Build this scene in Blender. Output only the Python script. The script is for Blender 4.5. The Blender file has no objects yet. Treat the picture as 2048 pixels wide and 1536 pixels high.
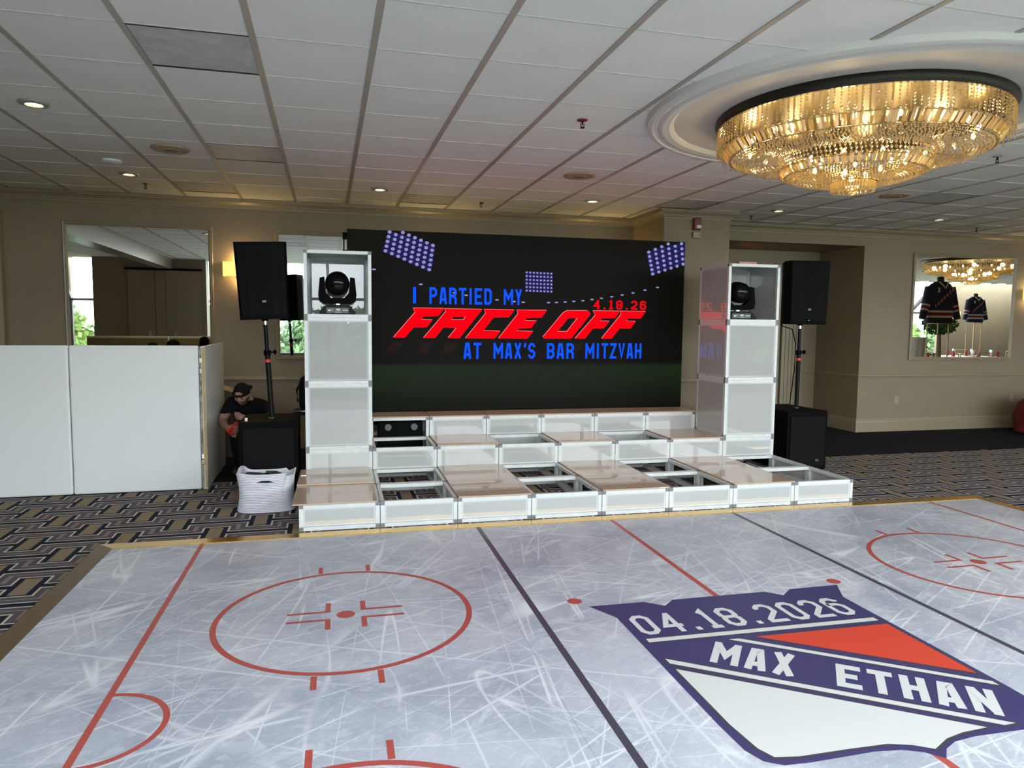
import bpy, bmesh, math, random
from mathutils import Vector, Matrix, noise
from mathutils.geometry import tessellate_polygon
random.seed(7)
PI = math.pi
SC = bpy.context.scene
COL = SC.collection

# ------------------------------------------------------------------ camera
F_PX = 1436.43
YAW, PITCH, ROLL = 0.25192, -0.08329, 0.01018
CAM = Vector((0.226, -5.573, 1.588))
H = 3.039                                   # ceiling height
fw = Vector((math.sin(YAW)*math.cos(PITCH), math.cos(YAW)*math.cos(PITCH), math.sin(PITCH)))
rt = Vector((math.cos(YAW), -math.sin(YAW), 0)); up = rt.cross(fw)
cr, sr = math.cos(ROLL), math.sin(ROLL)
R_ = cr*rt + sr*up; U_ = -sr*rt + cr*up
cd = bpy.data.cameras.new('camera'); cam = bpy.data.objects.new('camera', cd); COL.objects.link(cam)
cd.sensor_width = 36; cd.lens = F_PX/2048*36; cd.clip_start = .05; cd.clip_end = 300
M = Matrix((R_, U_, -fw)).transposed().to_4x4(); M.translation = CAM
cam.matrix_world = M
SC.camera = cam
def in_view(P, margin=60):
    d = Vector(P)-CAM; z = d.dot(fw)
    if z < .2: return False
    x = 1024+F_PX*d.dot(R_)/z; y = 768-F_PX*d.dot(U_)/z
    return -margin < x < 2048+margin and -margin < y < 1536+margin

# ------------------------------------------------------------------ world, light, exposure
SC.view_settings.view_transform = 'Standard'; SC.view_settings.look = 'None'
SC.view_settings.exposure = 0.0; SC.view_settings.gamma = 1.0
SC.view_settings.use_curve_mapping = False
SC.cycles.use_denoising = True
SC.cycles.max_bounces = 7; SC.cycles.diffuse_bounces = 3; SC.cycles.glossy_bounces = 4
SC.cycles.transparent_max_bounces = 10; SC.cycles.transmission_bounces = 5; SC.cycles.use_adaptive_sampling = True; SC.cycles.adaptive_threshold = .1; SC.cycles.sample_clamp_indirect = 6
SC.cycles.caustics_reflective = False; SC.cycles.caustics_refractive = False
W = bpy.data.worlds.new('overcast_sky'); SC.world = W; W.use_nodes = True
bg = W.node_tree.nodes['Background']
bg.inputs['Color'].default_value = (.87, .95, 1.0, 1)     # even overcast daylight
bg.inputs['Strength'].default_value = 11.8
YREAR = -7.3
def portal(name, x0, x1, p0, p1):
    """light portal over a glazed strip between (y,z) points p0 and p1: only guides the sky light"""
    l = bpy.data.lights.new(name, 'AREA'); l.shape = 'RECTANGLE'; l.size = x1-x0
    l.size_y = math.hypot(p1[0]-p0[0], p1[1]-p0[1]); l.cycles.is_portal = True
    o = bpy.data.objects.new(name, l); COL.objects.link(o)
    o.location = ((x0+x1)/2, (p0[0]+p1[0])/2, (p0[1]+p1[1])/2)
    n = Vector((0, p1[1]-p0[1], -(p1[0]-p0[0]))).normalized()   # into the room
    o.rotation_euler = n.to_track_quat('-Z', 'Y').to_euler()
    return o
portal('window_daylight_portal', -6, 20.3, (YREAR+.06, .7), (YREAR+.06, 2.1))
portal('sloped_glazing_daylight_portal', -6, 20.3, (YREAR+.08, 2.08), (YREAR+1.13, 3.0))

# ------------------------------------------------------------------ mesh helpers
class MB:
    def __init__(s): s.v = []; s.f = []; s.m = []
    def add(s, v, f, m=0):
        o = len(s.v); s.v += [tuple(a) for a in v]; s.f += [tuple(o+i for i in q) for q in f]; s.m += [m]*len(f); return s
    def box(s, x0, x1, y0, y1, z0, z1, m=0):
        return s.add([(x0,y0,z0),(x1,y0,z0),(x1,y1,z0),(x0,y1,z0),(x0,y0,z1),(x1,y0,z1),(x1,y1,z1),(x0,y1,z1)],
                     [(0,3,2,1),(4,5,6,7),(0,1,5,4),(1,2,6,5),(2,3,7,6),(3,0,4,7)], m)
    def cbox(s, c, sx, sy, sz, m=0, rot=None):
        v = [Vector((x*sx/2, y*sy/2, z*sz/2)) for z in (-1,1) for y in (-1,1) for x in (-1,1)]
        if rot is not None: v = [rot @ q for q in v]
        return s.add([q+Vector(c) for q in v], [(0,2,3,1),(4,5,7,6),(0,1,5,4),(1,3,7,5),(3,2,6,7),(2,0,4,6)], m)
    def bevbox(s, x0, x1, y0, y1, z0, z1, b=.01, m=0, seg=2):
        bm = bmesh.new(); bmesh.ops.create_cube(bm, size=1)
        for q in bm.verts: q.co = Vector((x0 if q.co.x < 0 else x1, y0 if q.co.y < 0 else y1, z0 if q.co.z < 0 else z1))
        bmesh.ops.bevel(bm, geom=bm.edges[:], offset=b, segments=seg, affect='EDGES', profile=.5)
        bm.verts.ensure_lookup_table(); s.add([q.co for q in bm.verts], [[q.index for q in f.verts] for f in bm.faces], m); bm.free(); return s
    def tube(s, pts, r, n=8, m=0, cap=True):
        pts = [Vector(q) for q in pts]; rs = r if isinstance(r, (list, tuple)) else [r]*len(pts); rings = []
        ref = None
        for i, q in enumerate(pts):
            t = (pts[min(i+1, len(pts)-1)]-pts[max(i-1, 0)]).normalized()
            if ref is None: ref = Vector((0,0,1)) if abs(t.z) < .9 else Vector((1,0,0))
            a = t.cross(ref).normalized(); b = t.cross(a).normalized(); ref = -b if False else ref
            rings.append([q+(a*math.cos(2*PI*k/n)+b*math.sin(2*PI*k/n))*rs[i] for k in range(n)])
        v = [q for g in rings for q in g]; f = []
        for i in range(len(pts)-1):
            for k in range(n): f.append((i*n+k, i*n+(k+1)%n, (i+1)*n+(k+1)%n, (i+1)*n+k))
        if cap: f += [tuple(range(n))[::-1], tuple((len(pts)-1)*n+k for k in range(n))]
        return s.add(v, f, m)
    def lathe(s, prof, n=32, c=(0,0,0), m=0, ax='z', cap=False):
        v = []; f = []
        for r, z in prof:
            for k in range(n):
                a = 2*PI*k/n; x, y = r*math.cos(a), r*math.sin(a)
                q = (x, y, z) if ax == 'z' else ((x, z, y) if ax == 'y' else (z, x, y))
                v.append((q[0]+c[0], q[1]+c[1], q[2]+c[2]))
        for i in range(len(prof)-1):
            for k in range(n): f.append((i*n+k, i*n+(k+1)%n, (i+1)*n+(k+1)%n, (i+1)*n+k))
        if cap: f += [tuple(range(n))[::-1], tuple((len(prof)-1)*n+k for k in range(n))]
        return s.add(v, f, m)
    def prism(s, poly, fn, d0, d1, m=0):
        """extrude a 2D polygon; fn(u,v,w)->xyz"""
        n = len(poly); v = [fn(u, w, d0) for u, w in poly]+[fn(u, w, d1) for u, w in poly]
        f = [tuple(range(n))[::-1], tuple(range(n, 2*n))]+[(i, (i+1)%n, n+(i+1)%n, n+i) for i in range(n)]
        return s.add(v, f, m)
    def flat(s, loops, fn, m=0):
        """flat polygon with holes (first loop outer)"""
        L = [[Vector((u, v, 0)) for u, v in l] for l in loops]; pts = [q for l in L for q in l]
        return s.add([fn(q.x, q.y) for q in pts], [tuple(t) for t in tessellate_polygon(L)], m)
    def octa(s, c, r, h, m=0):
        x, y, z = c
        return s.add([(x+r,y,z),(x,y+r,z),(x-r,y,z),(x,y-r,z),(x,y,z+h),(x,y,z-h)],
                     [(0,1,4),(1,2,4),(2,3,4),(3,0,4),(1,0,5),(2,1,5),(3,2,5),(0,3,5)], m)
    def sphere(s, c, r, nu=12, nv=8, m=0, sc=(1,1,1)):
        prof = [(max(1e-4, r*math.sin(PI*i/nv)), -r*math.cos(PI*i/nv)) for i in range(nv+1)]
        k = len(s.v); s.lathe(prof, nu, (0,0,0), m)
        s.v[k:] = [(a[0]*sc[0]+c[0], a[1]*sc[1]+c[1], a[2]*sc[2]+c[2]) for a in s.v[k:]]
        return s
    def xf(s, Mx):
        s.v = [tuple(Mx @ Vector(q)) for q in s.v]; return s
    def mesh(s, name, mats, smooth=False):
        me = bpy.data.meshes.new(name); me.from_pydata(s.v, [], s.f)
        for q in (mats if isinstance(mats, (list, tuple)) else [mats]): me.materials.append(q)
        me.polygons.foreach_set('material_index', s.m)
        if smooth:
            me.polygons.foreach_set('use_smooth', [True]*len(s.f))
            me.set_sharp_from_angle(angle=math.radians(40))
        me.update(); return me
def put(name, me, parent=None, loc=(0,0,0), rot=(0,0,0), label=None, cat=None, group=None, kind=None):
    o = bpy.data.objects.new(name, me); COL.objects.link(o)
    o.location = loc; o.rotation_euler = rot
    if parent is not None: o.parent = parent
    return tag(o, label, cat, group, kind)
def tag(o, label=None, cat=None, group=None, kind=None):
    if label: o['label'] = label
    if cat: o['category'] = cat
    if group: o['group'] = group
    if kind: o['kind'] = kind
    return o
def obj(name, mb, mats, parent=None, smooth=False, **k):
    return put(name, mb.mesh(name, mats, smooth), parent, **k)
def thing(name, label, cat, loc=(0,0,0), rot=(0,0,0), group=None):
    return put(name, None, None, loc, rot, label, cat, group)
def copy_tree(o, parent=None, **k):
    c = o.copy(); COL.objects.link(c); c.parent = parent
    for ch in o.children: copy_tree(ch, c)
    return c

# ------------------------------------------------------------------ materials
class X:
    """tiny node-expression wrapper"""
    def __init__(s, nt, sk): s.nt = nt; s.k = sk
    def op(s, o, b=None, c=None):
        n = s.nt.nodes.new('ShaderNodeMath'); n.operation = o
        for i, q in enumerate((s, b, c)):
            if q is None: continue
            if isinstance(q, X): s.nt.links.new(q.k, n.inputs[i])
            else: n.inputs[i].default_value = q
        return X(s.nt, n.outputs[0])
    def __add__(s, b): return s.op('ADD', b)
    def __sub__(s, b): return s.op('SUBTRACT', b)
    def __mul__(s, b): return s.op('MULTIPLY', b)
    def abs(s): return s.op('ABSOLUTE')
    def mod(s, b): return s.op('FLOORED_MODULO', b)
    def lt(s, b): return s.op('LESS_THAN', b)
    def gt(s, b): return s.op('GREATER_THAN', b)
    def min(s, b): return s.op('MINIMUM', b)
    def max(s, b): return s.op('MAXIMUM', b)
    def sm(s, a, b):
        n = s.nt.nodes.new('ShaderNodeMapRange'); n.interpolation_type = 'SMOOTHSTEP'
        s.nt.links.new(s.k, n.inputs[0]); n.inputs[1].default_value = a; n.inputs[2].default_value = b
        return X(s.nt, n.outputs[0])
def new_mat(name):
    m = bpy.data.materials.new(name); m.use_nodes = True
    return m, m.node_tree, m.node_tree.nodes['Principled BSDF']
def link(nt, a, b): nt.links.new(a.k if isinstance(a, X) else a, b)
def mixc(nt, f, a, b):
    n = nt.nodes.new('ShaderNodeMix'); n.data_type = 'RGBA'
    for sk, q in ((n.inputs['Factor'], f), (n.inputs[6], a), (n.inputs[7], b)):
        if isinstance(q, X): nt.links.new(q.k, sk)
        elif hasattr(q, 'is_output'): nt.links.new(q, sk)
        else: sk.default_value = q if not isinstance(q, tuple) else (*q, 1)
    return n.outputs[2]
def coords(nt, kind='Object'):
    n = nt.nodes.new('ShaderNodeTexCoord'); return n.outputs[kind]
def noise_n(nt, vec, scale, detail=3, rough=.5, dist=0):
    n = nt.nodes.new('ShaderNodeTexNoise'); n.inputs['Scale'].default_value = scale
    n.inputs['Detail'].default_value = detail; n.inputs['Roughness'].default_value = rough; n.inputs['Distortion'].default_value = dist
    if vec is not None: nt.links.new(vec, n.inputs['Vector'])
    return X(nt, n.outputs[0])
def mapping(nt, vec, rot=(0,0,0), scale=(1,1,1), loc=(0,0,0)):
    n = nt.nodes.new('ShaderNodeMapping'); n.vector_type = 'TEXTURE'; nt.links.new(vec, n.inputs[0])   # rotate, then scale
    n.inputs['Rotation'].default_value = rot; n.inputs['Scale'].default_value = tuple(1/max(q, 1e-3) for q in scale); n.inputs['Location'].default_value = loc
    return n.outputs[0]
def mat(name, col, rough=.5, metal=0, spec=.5, var=0, vs=8, bump=0, bs=60, coat=0, emit=None, es=1, alpha=None):
    m, nt, b = new_mat(name)
    b.inputs['Base Color'].default_value = (*col, 1); b.inputs['Roughness'].default_value = rough
    b.inputs['Metallic'].default_value = metal; b.inputs['Specular IOR Level'].default_value = spec
    b.inputs['Coat Weight'].default_value = coat; b.inputs['Coat Roughness'].default_value = .04
    if var or bump: v = coords(nt)
    if var:
        k = noise_n(nt, v, vs, 4).sm(.3, .7)
        link(nt, mixc(nt, k, tuple(c*(1-var) for c in col), tuple(min(1, c*(1+var)) for c in col)), b.inputs['Base Color'])
    if bump:
        bn = nt.nodes.new('ShaderNodeBump'); bn.inputs['Strength'].default_value = bump; bn.inputs['Distance'].default_value = .002
        link(nt, noise_n(nt, v, bs, 4), bn.inputs['Height']); link(nt, bn.outputs[0], b.inputs['Normal'])
    if emit:
        b.inputs['Emission Color'].default_value = (*emit, 1); b.inputs['Emission Strength'].default_value = es
    return m
def emis(name, col, s):
    m, nt, b = new_mat(name); b.inputs['Base Color'].default_value = (0,0,0,1); b.inputs['Roughness'].default_value = .9; b.inputs['Specular IOR Level'].default_value = 0
    b.inputs['Emission Color'].default_value = (*col, 1); b.inputs['Emission Strength'].default_value = s; return m

M_wall = mat('cream_wall_paint', (.235,.187,.118), .6, var=.03, vs=3, bump=.05, bs=200)
M_trim = mat('cream_gloss_trim', (.28,.23,.15), .35)
M_tile = mat('white_ceiling_tile', (.87,.86,.825), .85, var=.02, vs=2.5, bump=.25, bs=120)
M_bar = mat('tan_ceiling_bar', (.42,.375,.32), .5, var=.06, vs=2)
M_tee = mat('white_cross_tee', (.66,.65,.62), .5)
M_alu = mat('scuffed_white_aluminium', (.66,.69,.68), .38, .1, var=.05, vs=22)
M_conn = mat('grey_corner_connector', (.20,.20,.205), .5, .3)
M_black = mat('matte_black_plastic', (.0025,.0025,.0028), .6, spec=.05)
M_blacks = mat('satin_black_metal', (.004,.004,.0045), .45, spec=.15)
M_cloth = mat('black_cotton', (.008,.008,.009), .9, spec=.1)
M_chrome = mat('chrome', (.8,.8,.8), .15, 1)
M_plaster = mat('white_plaster_moulding', (.66,.645,.62), .6)
M_plaster2 = mat('smooth_plaster_disc', (.60,.565,.52), .65, var=.03, vs=6)
M_bronze = mat('dark_bronze_band', (.018,.014,.009), .45, .3)
M_gold = mat('polished_brass', (.75,.52,.2), .25, 1)
M_white = mat('white_plastic', (.72,.72,.70), .4)
M_ivory = mat('ivory_plastic', (.34,.30,.22), .4)
M_beige = mat('beige_speaker_grille', (.40,.30,.20), .6, var=.08, vs=30)
M_orange = mat('orange_red_sticker', (.6,.06,.02), .5)
M_red = mat('red_fabric', (.11,.002,.005), .7, var=.15, vs=5)
M_linen = mat('white_linen', (.8,.8,.8), .8)
M_wood = mat('raw_tan_wood', (.46,.30,.09), .6, var=.15, vs=9)
M_worn = mat('worn_grey_wood_edge', (.30,.26,.20), .8, var=.5, vs=14)
M_mull = mat('dark_window_mullion', (.03,.035,.04), .5)
M_mirror = mat('silvered_mirror', (.90,.92,.90), .0, 1)

def acrylic(name, col, rough=.12, coat=.6, trans=0):
    m, nt, b = new_mat(name)
    b.inputs['Base Color'].default_value = (*col, 1); b.inputs['Roughness'].default_value = rough; b.inputs['Specular IOR Level'].default_value = .1
    b.inputs['Coat Weight'].default_value = coat; b.inputs['Coat Roughness'].default_value = 0; b.inputs['Coat IOR'].default_value = 1.7
    if trans:
        tr = nt.nodes.new('ShaderNodeBsdfTranslucent'); tr.inputs[0].default_value = (*col, 1)
        mx = nt.nodes.new('ShaderNodeMixShader'); mx.inputs[0].default_value = trans
        link(nt, b.outputs[0], mx.inputs[1]); link(nt, tr.outputs[0], mx.inputs[2])
        link(nt, mx.outputs[0], nt.nodes['Material Output'].inputs[0])
    return m
M_panel = acrylic('frosted_white_acrylic', (.50,.51,.495), .35, 1.0, .12)
M_rim = acrylic('clear_white_acrylic_rim', (.62,.645,.64), .3, .5, .08)
M_lid = acrylic('tinted_beige_acrylic_lid', (.57,.425,.31), .3, .65, .1)
M_lidedge = acrylic('cream_acrylic_edge', (.78,.72,.60), .3, .3, .2)
M_booth = acrylic('glossy_white_booth_panel', (.74,.775,.775), .25, .35)

def make_carpet():
    m, nt, b = new_mat('patterned_carpet')
    v = coords(nt); sp = nt.nodes.new('ShaderNodeSeparateXYZ'); nt.links.new(v, sp.inputs[0])
    x, y = X(nt, sp.outputs[0]), X(nt, sp.outputs[1])
    P = .612
    def lat(ox, oy):
        ax = ((x-(ox-P/2)).mod(P)-P/2).abs(); ay = ((y-(oy-P/2)).mod(P)-P/2).abs()
        d = (ax-.085).max(ay-.160).min(ay-.028)
        inner = (ax-.049).max(ay-.141)
        return d, inner
    d1, i1 = lat(-1.53, .40); d2, i2 = lat(-1.53+P/2, .40-P/2)
    d = d1.min(d2); inn = i1.min(i2)
    fib = noise_n(nt, v, 260, 2); blot = noise_n(nt, v, 3, 2)
    navy, cream, purple, pink, olive = (.013,.018,.038), (.58,.53,.43), (.10,.088,.115), (.25,.20,.165), (.25,.20,.135)
    c = mixc(nt, d.lt(.083), olive, pink)
    c = mixc(nt, d.lt(.052), c, purple)
    c = mixc(nt, d.lt(.014), c, cream)
    c = mixc(nt, d.lt(0.0), c, navy)
    c = mixc(nt, inn.lt(0.0), c, olive)
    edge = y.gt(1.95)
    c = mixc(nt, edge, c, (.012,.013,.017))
    k = fib*.5+.75
    mul = nt.nodes.new('ShaderNodeVectorMath'); mul.operation = 'SCALE'
    nt.links.new(c, mul.inputs[0]); nt.links.new(k.k, mul.inputs['Scale'])
    nt.links.new(mul.outputs[0], b.inputs['Base Color'])
    b.inputs['Roughness'].default_value = .95; b.inputs['Specular IOR Level'].default_value = .1
    bn = nt.nodes.new('ShaderNodeBump'); bn.inputs['Strength'].default_value = .4; bn.inputs['Distance'].default_value = .004
    link(nt, fib, bn.inputs['Height']); link(nt, bn.outputs[0], b.inputs['Normal'])
    return m
M_carpet = make_carpet()

def make_ice():
    m, nt, b = new_mat('printed_ice_vinyl')
    v = coords(nt)
    big = noise_n(nt, v, 1.3, 5, .6, .6).sm(.32, .68)
    c = mixc(nt, big, (.32,.345,.43), (.49,.51,.58))
    blot = noise_n(nt, mapping(nt, v, (0,0,.5), (1, 1.8, 1)), 7, 6, .65, 1.2).sm(.53, .60)
    c = mixc(nt, blot*.30, c, (.68,.70,.75))
    blot2 = noise_n(nt, mapping(nt, v, (0,0,-.9), (1.5, 1, 1), (5,2,0)), 5, 6, .6, 1.0).sm(.55, .60)
    c = mixc(nt, blot2*.25, c, (.34,.38,.48))
    fine = noise_n(nt, mapping(nt, v, (0,0,.3), (2, 9, 1)), 14, 3, .6).sm(.45, .75)
    c = mixc(nt, fine*.22, c, (.70,.72,.77))
    rnd = random.Random(3)
    tot = None
    fades = [noise_n(nt, mapping(nt, v, (0,0,.4*k), (1,1,1), (7*k,3*k,0)), 1.3+.3*k, 1).sm(.40, .58) for k in range(4)]
    for i in range(14):                       # skate scratches: thin level lines of stretched noise, at many angles
        a = PI*i/14+rnd.uniform(-.12,.12)
        w = mapping(nt, v, (0,0,a), (.10, 1.5+rnd.random()*1.7, 1), (rnd.uniform(0,50), rnd.uniform(0,50), rnd.uniform(0,9)))
        n = noise_n(nt, w, 1.5, 0, .4)
        th = rnd.choice((.004,.006,.007,.012))
        ln = (n-(.5+rnd.uniform(-.10,.10))).abs().op('MULTIPLY_ADD', -1/th, 1.0).max(0.0)
        ln = ln*fades[i % 4]*rnd.uniform(.4,1.0)
        tot = ln if tot is None else tot.max(ln)
    c = mixc(nt, tot*.75, c, (.84,.86,.90))
    nt.links.new(c, b.inputs['Base Color'])
    b.inputs['Roughness'].default_value = .42; b.inputs['Specular IOR Level'].default_value = .35
    return m
M_ice = make_ice()
M_rred = mat('rink_red_print', (.42,.075,.06), .45)
M_rblue = mat('rink_slate_print', (.055,.05,.075), .45)
M_cnavy = mat('crest_navy_print', (.042,.036,.135), .45)
M_cdark = mat('crest_charcoal_print', (.05,.045,.06), .45)
M_cwhite = mat('crest_white_print', (.62,.635,.635), .45)
M_cred = mat('crest_red_print', (.62,.055,.03), .45)
M_trimbrown = mat('bronze_edge_trim', (.13,.08,.028), .45, .2, var=.12, vs=4)
M_trimgold = mat('gold_edge_trim', (.60,.34,.045), .25, 1, var=.08, vs=5)

# ------------------------------------------------------------------ block lettering (own stroke font)
def stroke(pts, t, closed=False):
    P = [Vector(q) for q in pts]; n = len(P); L = []; Rr = []
    for i in range(n):
        a = P[(i-1) % n] if (closed or i > 0) else None; b = P[(i+1) % n] if (closed or i < n-1) else None
        d1 = (P[i]-a).normalized() if a is not None else (b-P[i]).normalized()
        d2 = (b-P[i]).normalized() if b is not None else d1
        n1 = Vector((-d1.y, d1.x)); n2 = Vector((-d2.y, d2.x)); mt = (n1+n2)
        mt = mt/max(.25, mt.dot(n1)) if mt.length > 1e-6 else n1
        L.append(P[i]+mt*t/2); Rr.append(P[i]-mt*t/2)
    return [(L[i], L[(i+1) % n], Rr[(i+1) % n], Rr[i]) for i in range(n if closed else n-1)]
def glyph(ch, w, t):
    """list of quads for one capital / digit in a cell w wide, 1 high"""
    l, r, b, T, m, c = t/2, w-t/2, t/2, 1-t/2, .5, min(.13, w*.22)
    x = w/2
    o = [(l,b+c),(l,T-c),(l+c,T),(r-c,T),(r,T-c),(r,b+c),(r-c,b),(l+c,b)]
    S = {'I': [([(x,0),(x,1)],0)],
     'P': [([(l,0),(l,T),(r-c,T),(r,T-c),(r,m-.02+c),(r-c,m-.02),(l,m-.02)],0)],
     'A': [([(l,0),(w*.36,T),(w*.64,T),(r,0)],0), ([(w*.24,.27),(w*.76,.27)],0)],
     'R': [([(l,0),(l,T),(r-c,T),(r,T-c),(r,m+c),(r-c,m),(l,m)],0), ([(r-c*1.3,m),(r,m-c*1.3),(r,0)],0)],
     'T': [([(0,T),(w,T)],0), ([(x,0),(x,T)],0)],
     'E': [([(w,T),(l,T),(l,b),(w,b)],0), ([(l,m),(w*.85,m)],0)],
     'D': [([(l,b),(l,T),(r-c,T),(r,T-c),(r,b+c),(r-c,b)],1)],
     'M': [([(l,0),(l,1)],0), ([(r,0),(r,1)],0), ([(l,.92),(x,.40),(r,.92)],0)],
     'Y': [([(l,1),(x,.48),(r,1)],0), ([(x,.5),(x,0)],0)],
     'X': [([(l,0),(r,1)],0), ([(l,1),(r,0)],0)],
     'B': [([(l,b),(l,T),(r-c,T),(r,T-c),(r,m+c),(r-c,m),(r,m-c),(r,b+c),(r-c,b)],1), ([(l,m),(r-c,m)],0)],
     'S': [([(r,T-c-.06),(r,T-c),(r-c,T),(l+c,T),(l,T-c),(l,m+c),(l+c,m),(r-c,m),(r,m-c),(r,b+c),(r-c,b),(l+c,b),(l,b+c),(l,b+c+.06)],0)],
     'Z': [([(0,T),(r,T),(l,b),(w,b)],0)], 'V': [([(l,1),(x,b),(r,1)],0)],
     'H': [([(l,0),(l,1)],0), ([(r,0),(r,1)],0), ([(l,m),(r,m)],0)],
     'N': [([(l,0),(l,1)],0), ([(r,0),(r,1)],0), ([(l,.94),(r,.06)],0)],
     'G': [([(r,T-c-.08),(r,T-c),(r-c,T),(l+c,T),(l,T-c),(l,b+c),(l+c,b),(r-c,b),(r,b+c),(r,m),(x,m)],0)],
     'K': [([(l,0),(l,1)],0), ([(r,1),(l+t*.3,m),(r,0)],0)],
     '0': [(o,1)], 'O': [(o,1)],
     '1': [([(w*.2,T-.12),(x,T),(x,b)],0), ([(w*.12,b),(w*.88,b)],0)],
     '2': [([(l,T-c-.08),(l,T-c),(l+c,T),(r-c,T),(r,T-c),(r,m+.06),(l,b+.1),(l,b),(w,b)],0)],
     '4': [([(w*.72,0),(w*.72,1)],0), ([(w*.68,T),(l,.33),(w,.33)],0)],
     '6': [([(r,T-c-.04),(r,T-c),(r-c,T),(l+c,T),(l,T-c),(l,b+c),(l+c,b),(r-c,b),(r,b+c),(r,m),(r-c,m+c),(l,m+c)],0)],
     '8': [([(l,b+c),(l,m-c*.7),(l+c*.6,m),(l,m+c*.7),(l,T-c),(l+c,T),(r-c,T),(r,T-c),(r,m+c*.7),(r-c*.6,m),(r,m-c*.7),(r,b+c),(r-c,b),(l+c,b)],1), ([(l+c*.6,m),(r-c*.6,m)],0)],
     '.': [([(x,0),(x,t*1.1)],0)], "'": [([(x-.02,.72),(x+.05,1)],0)], ' ': []}[ch]
    q = []
    for k, (pts, cl) in enumerate(S): q += [(k, *g) for g in stroke(pts, t, cl)]
    return q
def word(mb, text, fn, x0, x1, y0, y1, t=.22, gap=.16, m=0, nrm=(0,-1,0)):
    """set a word into the rectangle x0..x1, y0..y1; fn(u,v)->xyz"""
    W0 = {'I': .3, '.': .32, "'": .22, 'M': .74, 'T': .56, '1': .42, ' ': .4}
    ws = [W0.get(ch, .56) for ch in text]
    tot = sum(ws)+gap*(len(text)-1); h = y1-y0; s = (x1-x0)/(tot*h)
    u = 0.0
    for ch, w in zip(text, ws):
        for q in glyph(ch, w, t):
            lift = Vector(nrm)*.00025*q[0]             # crossing strokes never share a plane
            mb.add([Vector(fn(x0+(u+p.x)*s*h, y0+p.y*h))+lift for p in q[1:]], [(0,1,2,3)], m)
        u += w+gap
    return mb

# ================================================================== STRUCTURE
YL, YR, YA = 3.76, 3.62, 4.63              # back wall left, back wall right, alcove back
XC0, XC1, YC = 4.336, 5.26, 2.82           # pier
XA = 8.0                                    # alcove right side
XW0, XW1 = -6.2, 23.8
def struct(name, mb, m, **k): return obj(name, mb, m, kind='structure', **k)
struct('floor', MB().box(XW0, XW1, YREAR-.2, YA+.1, -.05, 0), M_carpet)
struct('wall_back', MB().box(XW0, XC0+.05, YL, YL+.12, 0, H+.1), M_wall)
struct('wall_pier', MB().box(XC0, XC1, YC, YL+.12, 0, H+.1), M_wall)
struct('wall_header', MB().box(XC1, XA, YR, YR+.14, 2.80, H+.1), M_wall)
struct('wall_back_right', MB().box(XA, XW1, YR, YR+.12, 0, H+.1), M_wall)
struct('wall_alcove_right', MB().box(XA, XA+.12, YR+.12, YA, 0, H+.1), M_wall)
struct('wall_alcove_back', MB().box(XC1-.1, XA+.12, YA, YA+.12, 0, H+.1), M_wall)
struct('wall_alcove_left', MB().box(XC1-.12, XC1, YL+.12, YA, 0, H+.1), M_wall)
struct('wall_left', MB().box(XW0-.12, XW0, YREAR-.2, YL+.12, 0, H+.1), M_wall)
struct('wall_right', MB().box(XW1, XW1+.12, YREAR-.2, YR+.12, 0, H+.1), M_wall)
struct('wall_rear', MB().box(XW0, 20.3, YREAR-.12, YREAR, 0, .70).box(20.3, XW1, YREAR-.12, YREAR, 0, H+.1), M_wall)
# soffit beam and closet block seen in the left mirror
struct('wall_closet', MB().box(-5.0, -2.56, -5.9, -5.5, 0, H), M_wall)
struct('trim_beam', MB().box(-3.6, -3.3, -5.5, YL, 2.80, H+.02), M_trim)
struct('wall_pilaster', MB().box(-3.62, -3.28, YL-.10, YL, 0, 2.80), M_trim)
dl = put('door_1', None, kind='structure', loc=(-3.48, -5.5, 0))
for i, (a, b) in enumerate(((-.78, -.205), (-.195, .02), (.03, .78))):
    obj('door_leaf', MB().bevbox(a, b, 0, .035, .02, 2.76, .004), M_trim, dl)
for hx in (-.33, .22):
    obj('door_handle', MB().bevbox(hx-.03, hx+.03, .035, .05, 1.18, 1.34, .004), M_chrome, dl)
obj('door_track', MB().box(-.84, .84, 0, .05, 2.77, 2.81), M_black, dl)

def sweep(path, prof):
    """moulding along a wall line; prof = (distance out from wall, z); the room lies to the right of the path"""
    mb = MB(); n = len(path); P = [Vector(q) for q in path]; rings = []
    for i in range(n):
        d1 = (P[i]-P[i-1]).normalized() if i else None; d2 = (P[i+1]-P[i]).normalized() if i < n-1 else None
        d1 = d1 or d2; d2 = d2 or d1
        n1 = Vector((d1.y, -d1.x)); n2 = Vector((d2.y, -d2.x)); mt = n1+n2; mt = mt/mt.dot(n1)
        rings.append([(P[i].x+mt.x*o, P[i].y+mt.y*o, z) for o, z in prof])
    k = len(prof); v = [q for r in rings for q in r]; f = []
    for i in range(n-1):
        for j in range(k-1): f.append((i*k+j, (i+1)*k+j, (i+1)*k+j+1, i*k+j+1))
    return mb.add(v, f)
CP = [(0,H-.105),(.012,H-.105),(.012,H-.088),(.022,H-.083),(.03,H-.06),(.055,H-.035),(.075,H-.03),(.075,H-.018),(.09,H-.014),(.09,H)]
struct('trim_1', sweep([(XW0,YL),(XC0,YL)], CP), M_trim)
struct('trim_2', sweep([(XC0,YL),(XC0,YC),(XC1,YC),(XC1,YR)], CP), M_trim)
struct('trim_3', sweep([(XC1,YR),(XW1,YR)], CP), M_trim)
RP = [(0,.825),(.012,.828),(.016,.845),(.03,.852),(.03,.868),(.016,.874),(.012,.884),(0,.888)]
RPL = [(a, z+.025) for a, z in RP]
struct('trim_4', sweep([(XW0,YL),(XC0,YL),(XC0,YC),(XC1,YC),(XC1,YR)], RPL), M_trim)
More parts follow.
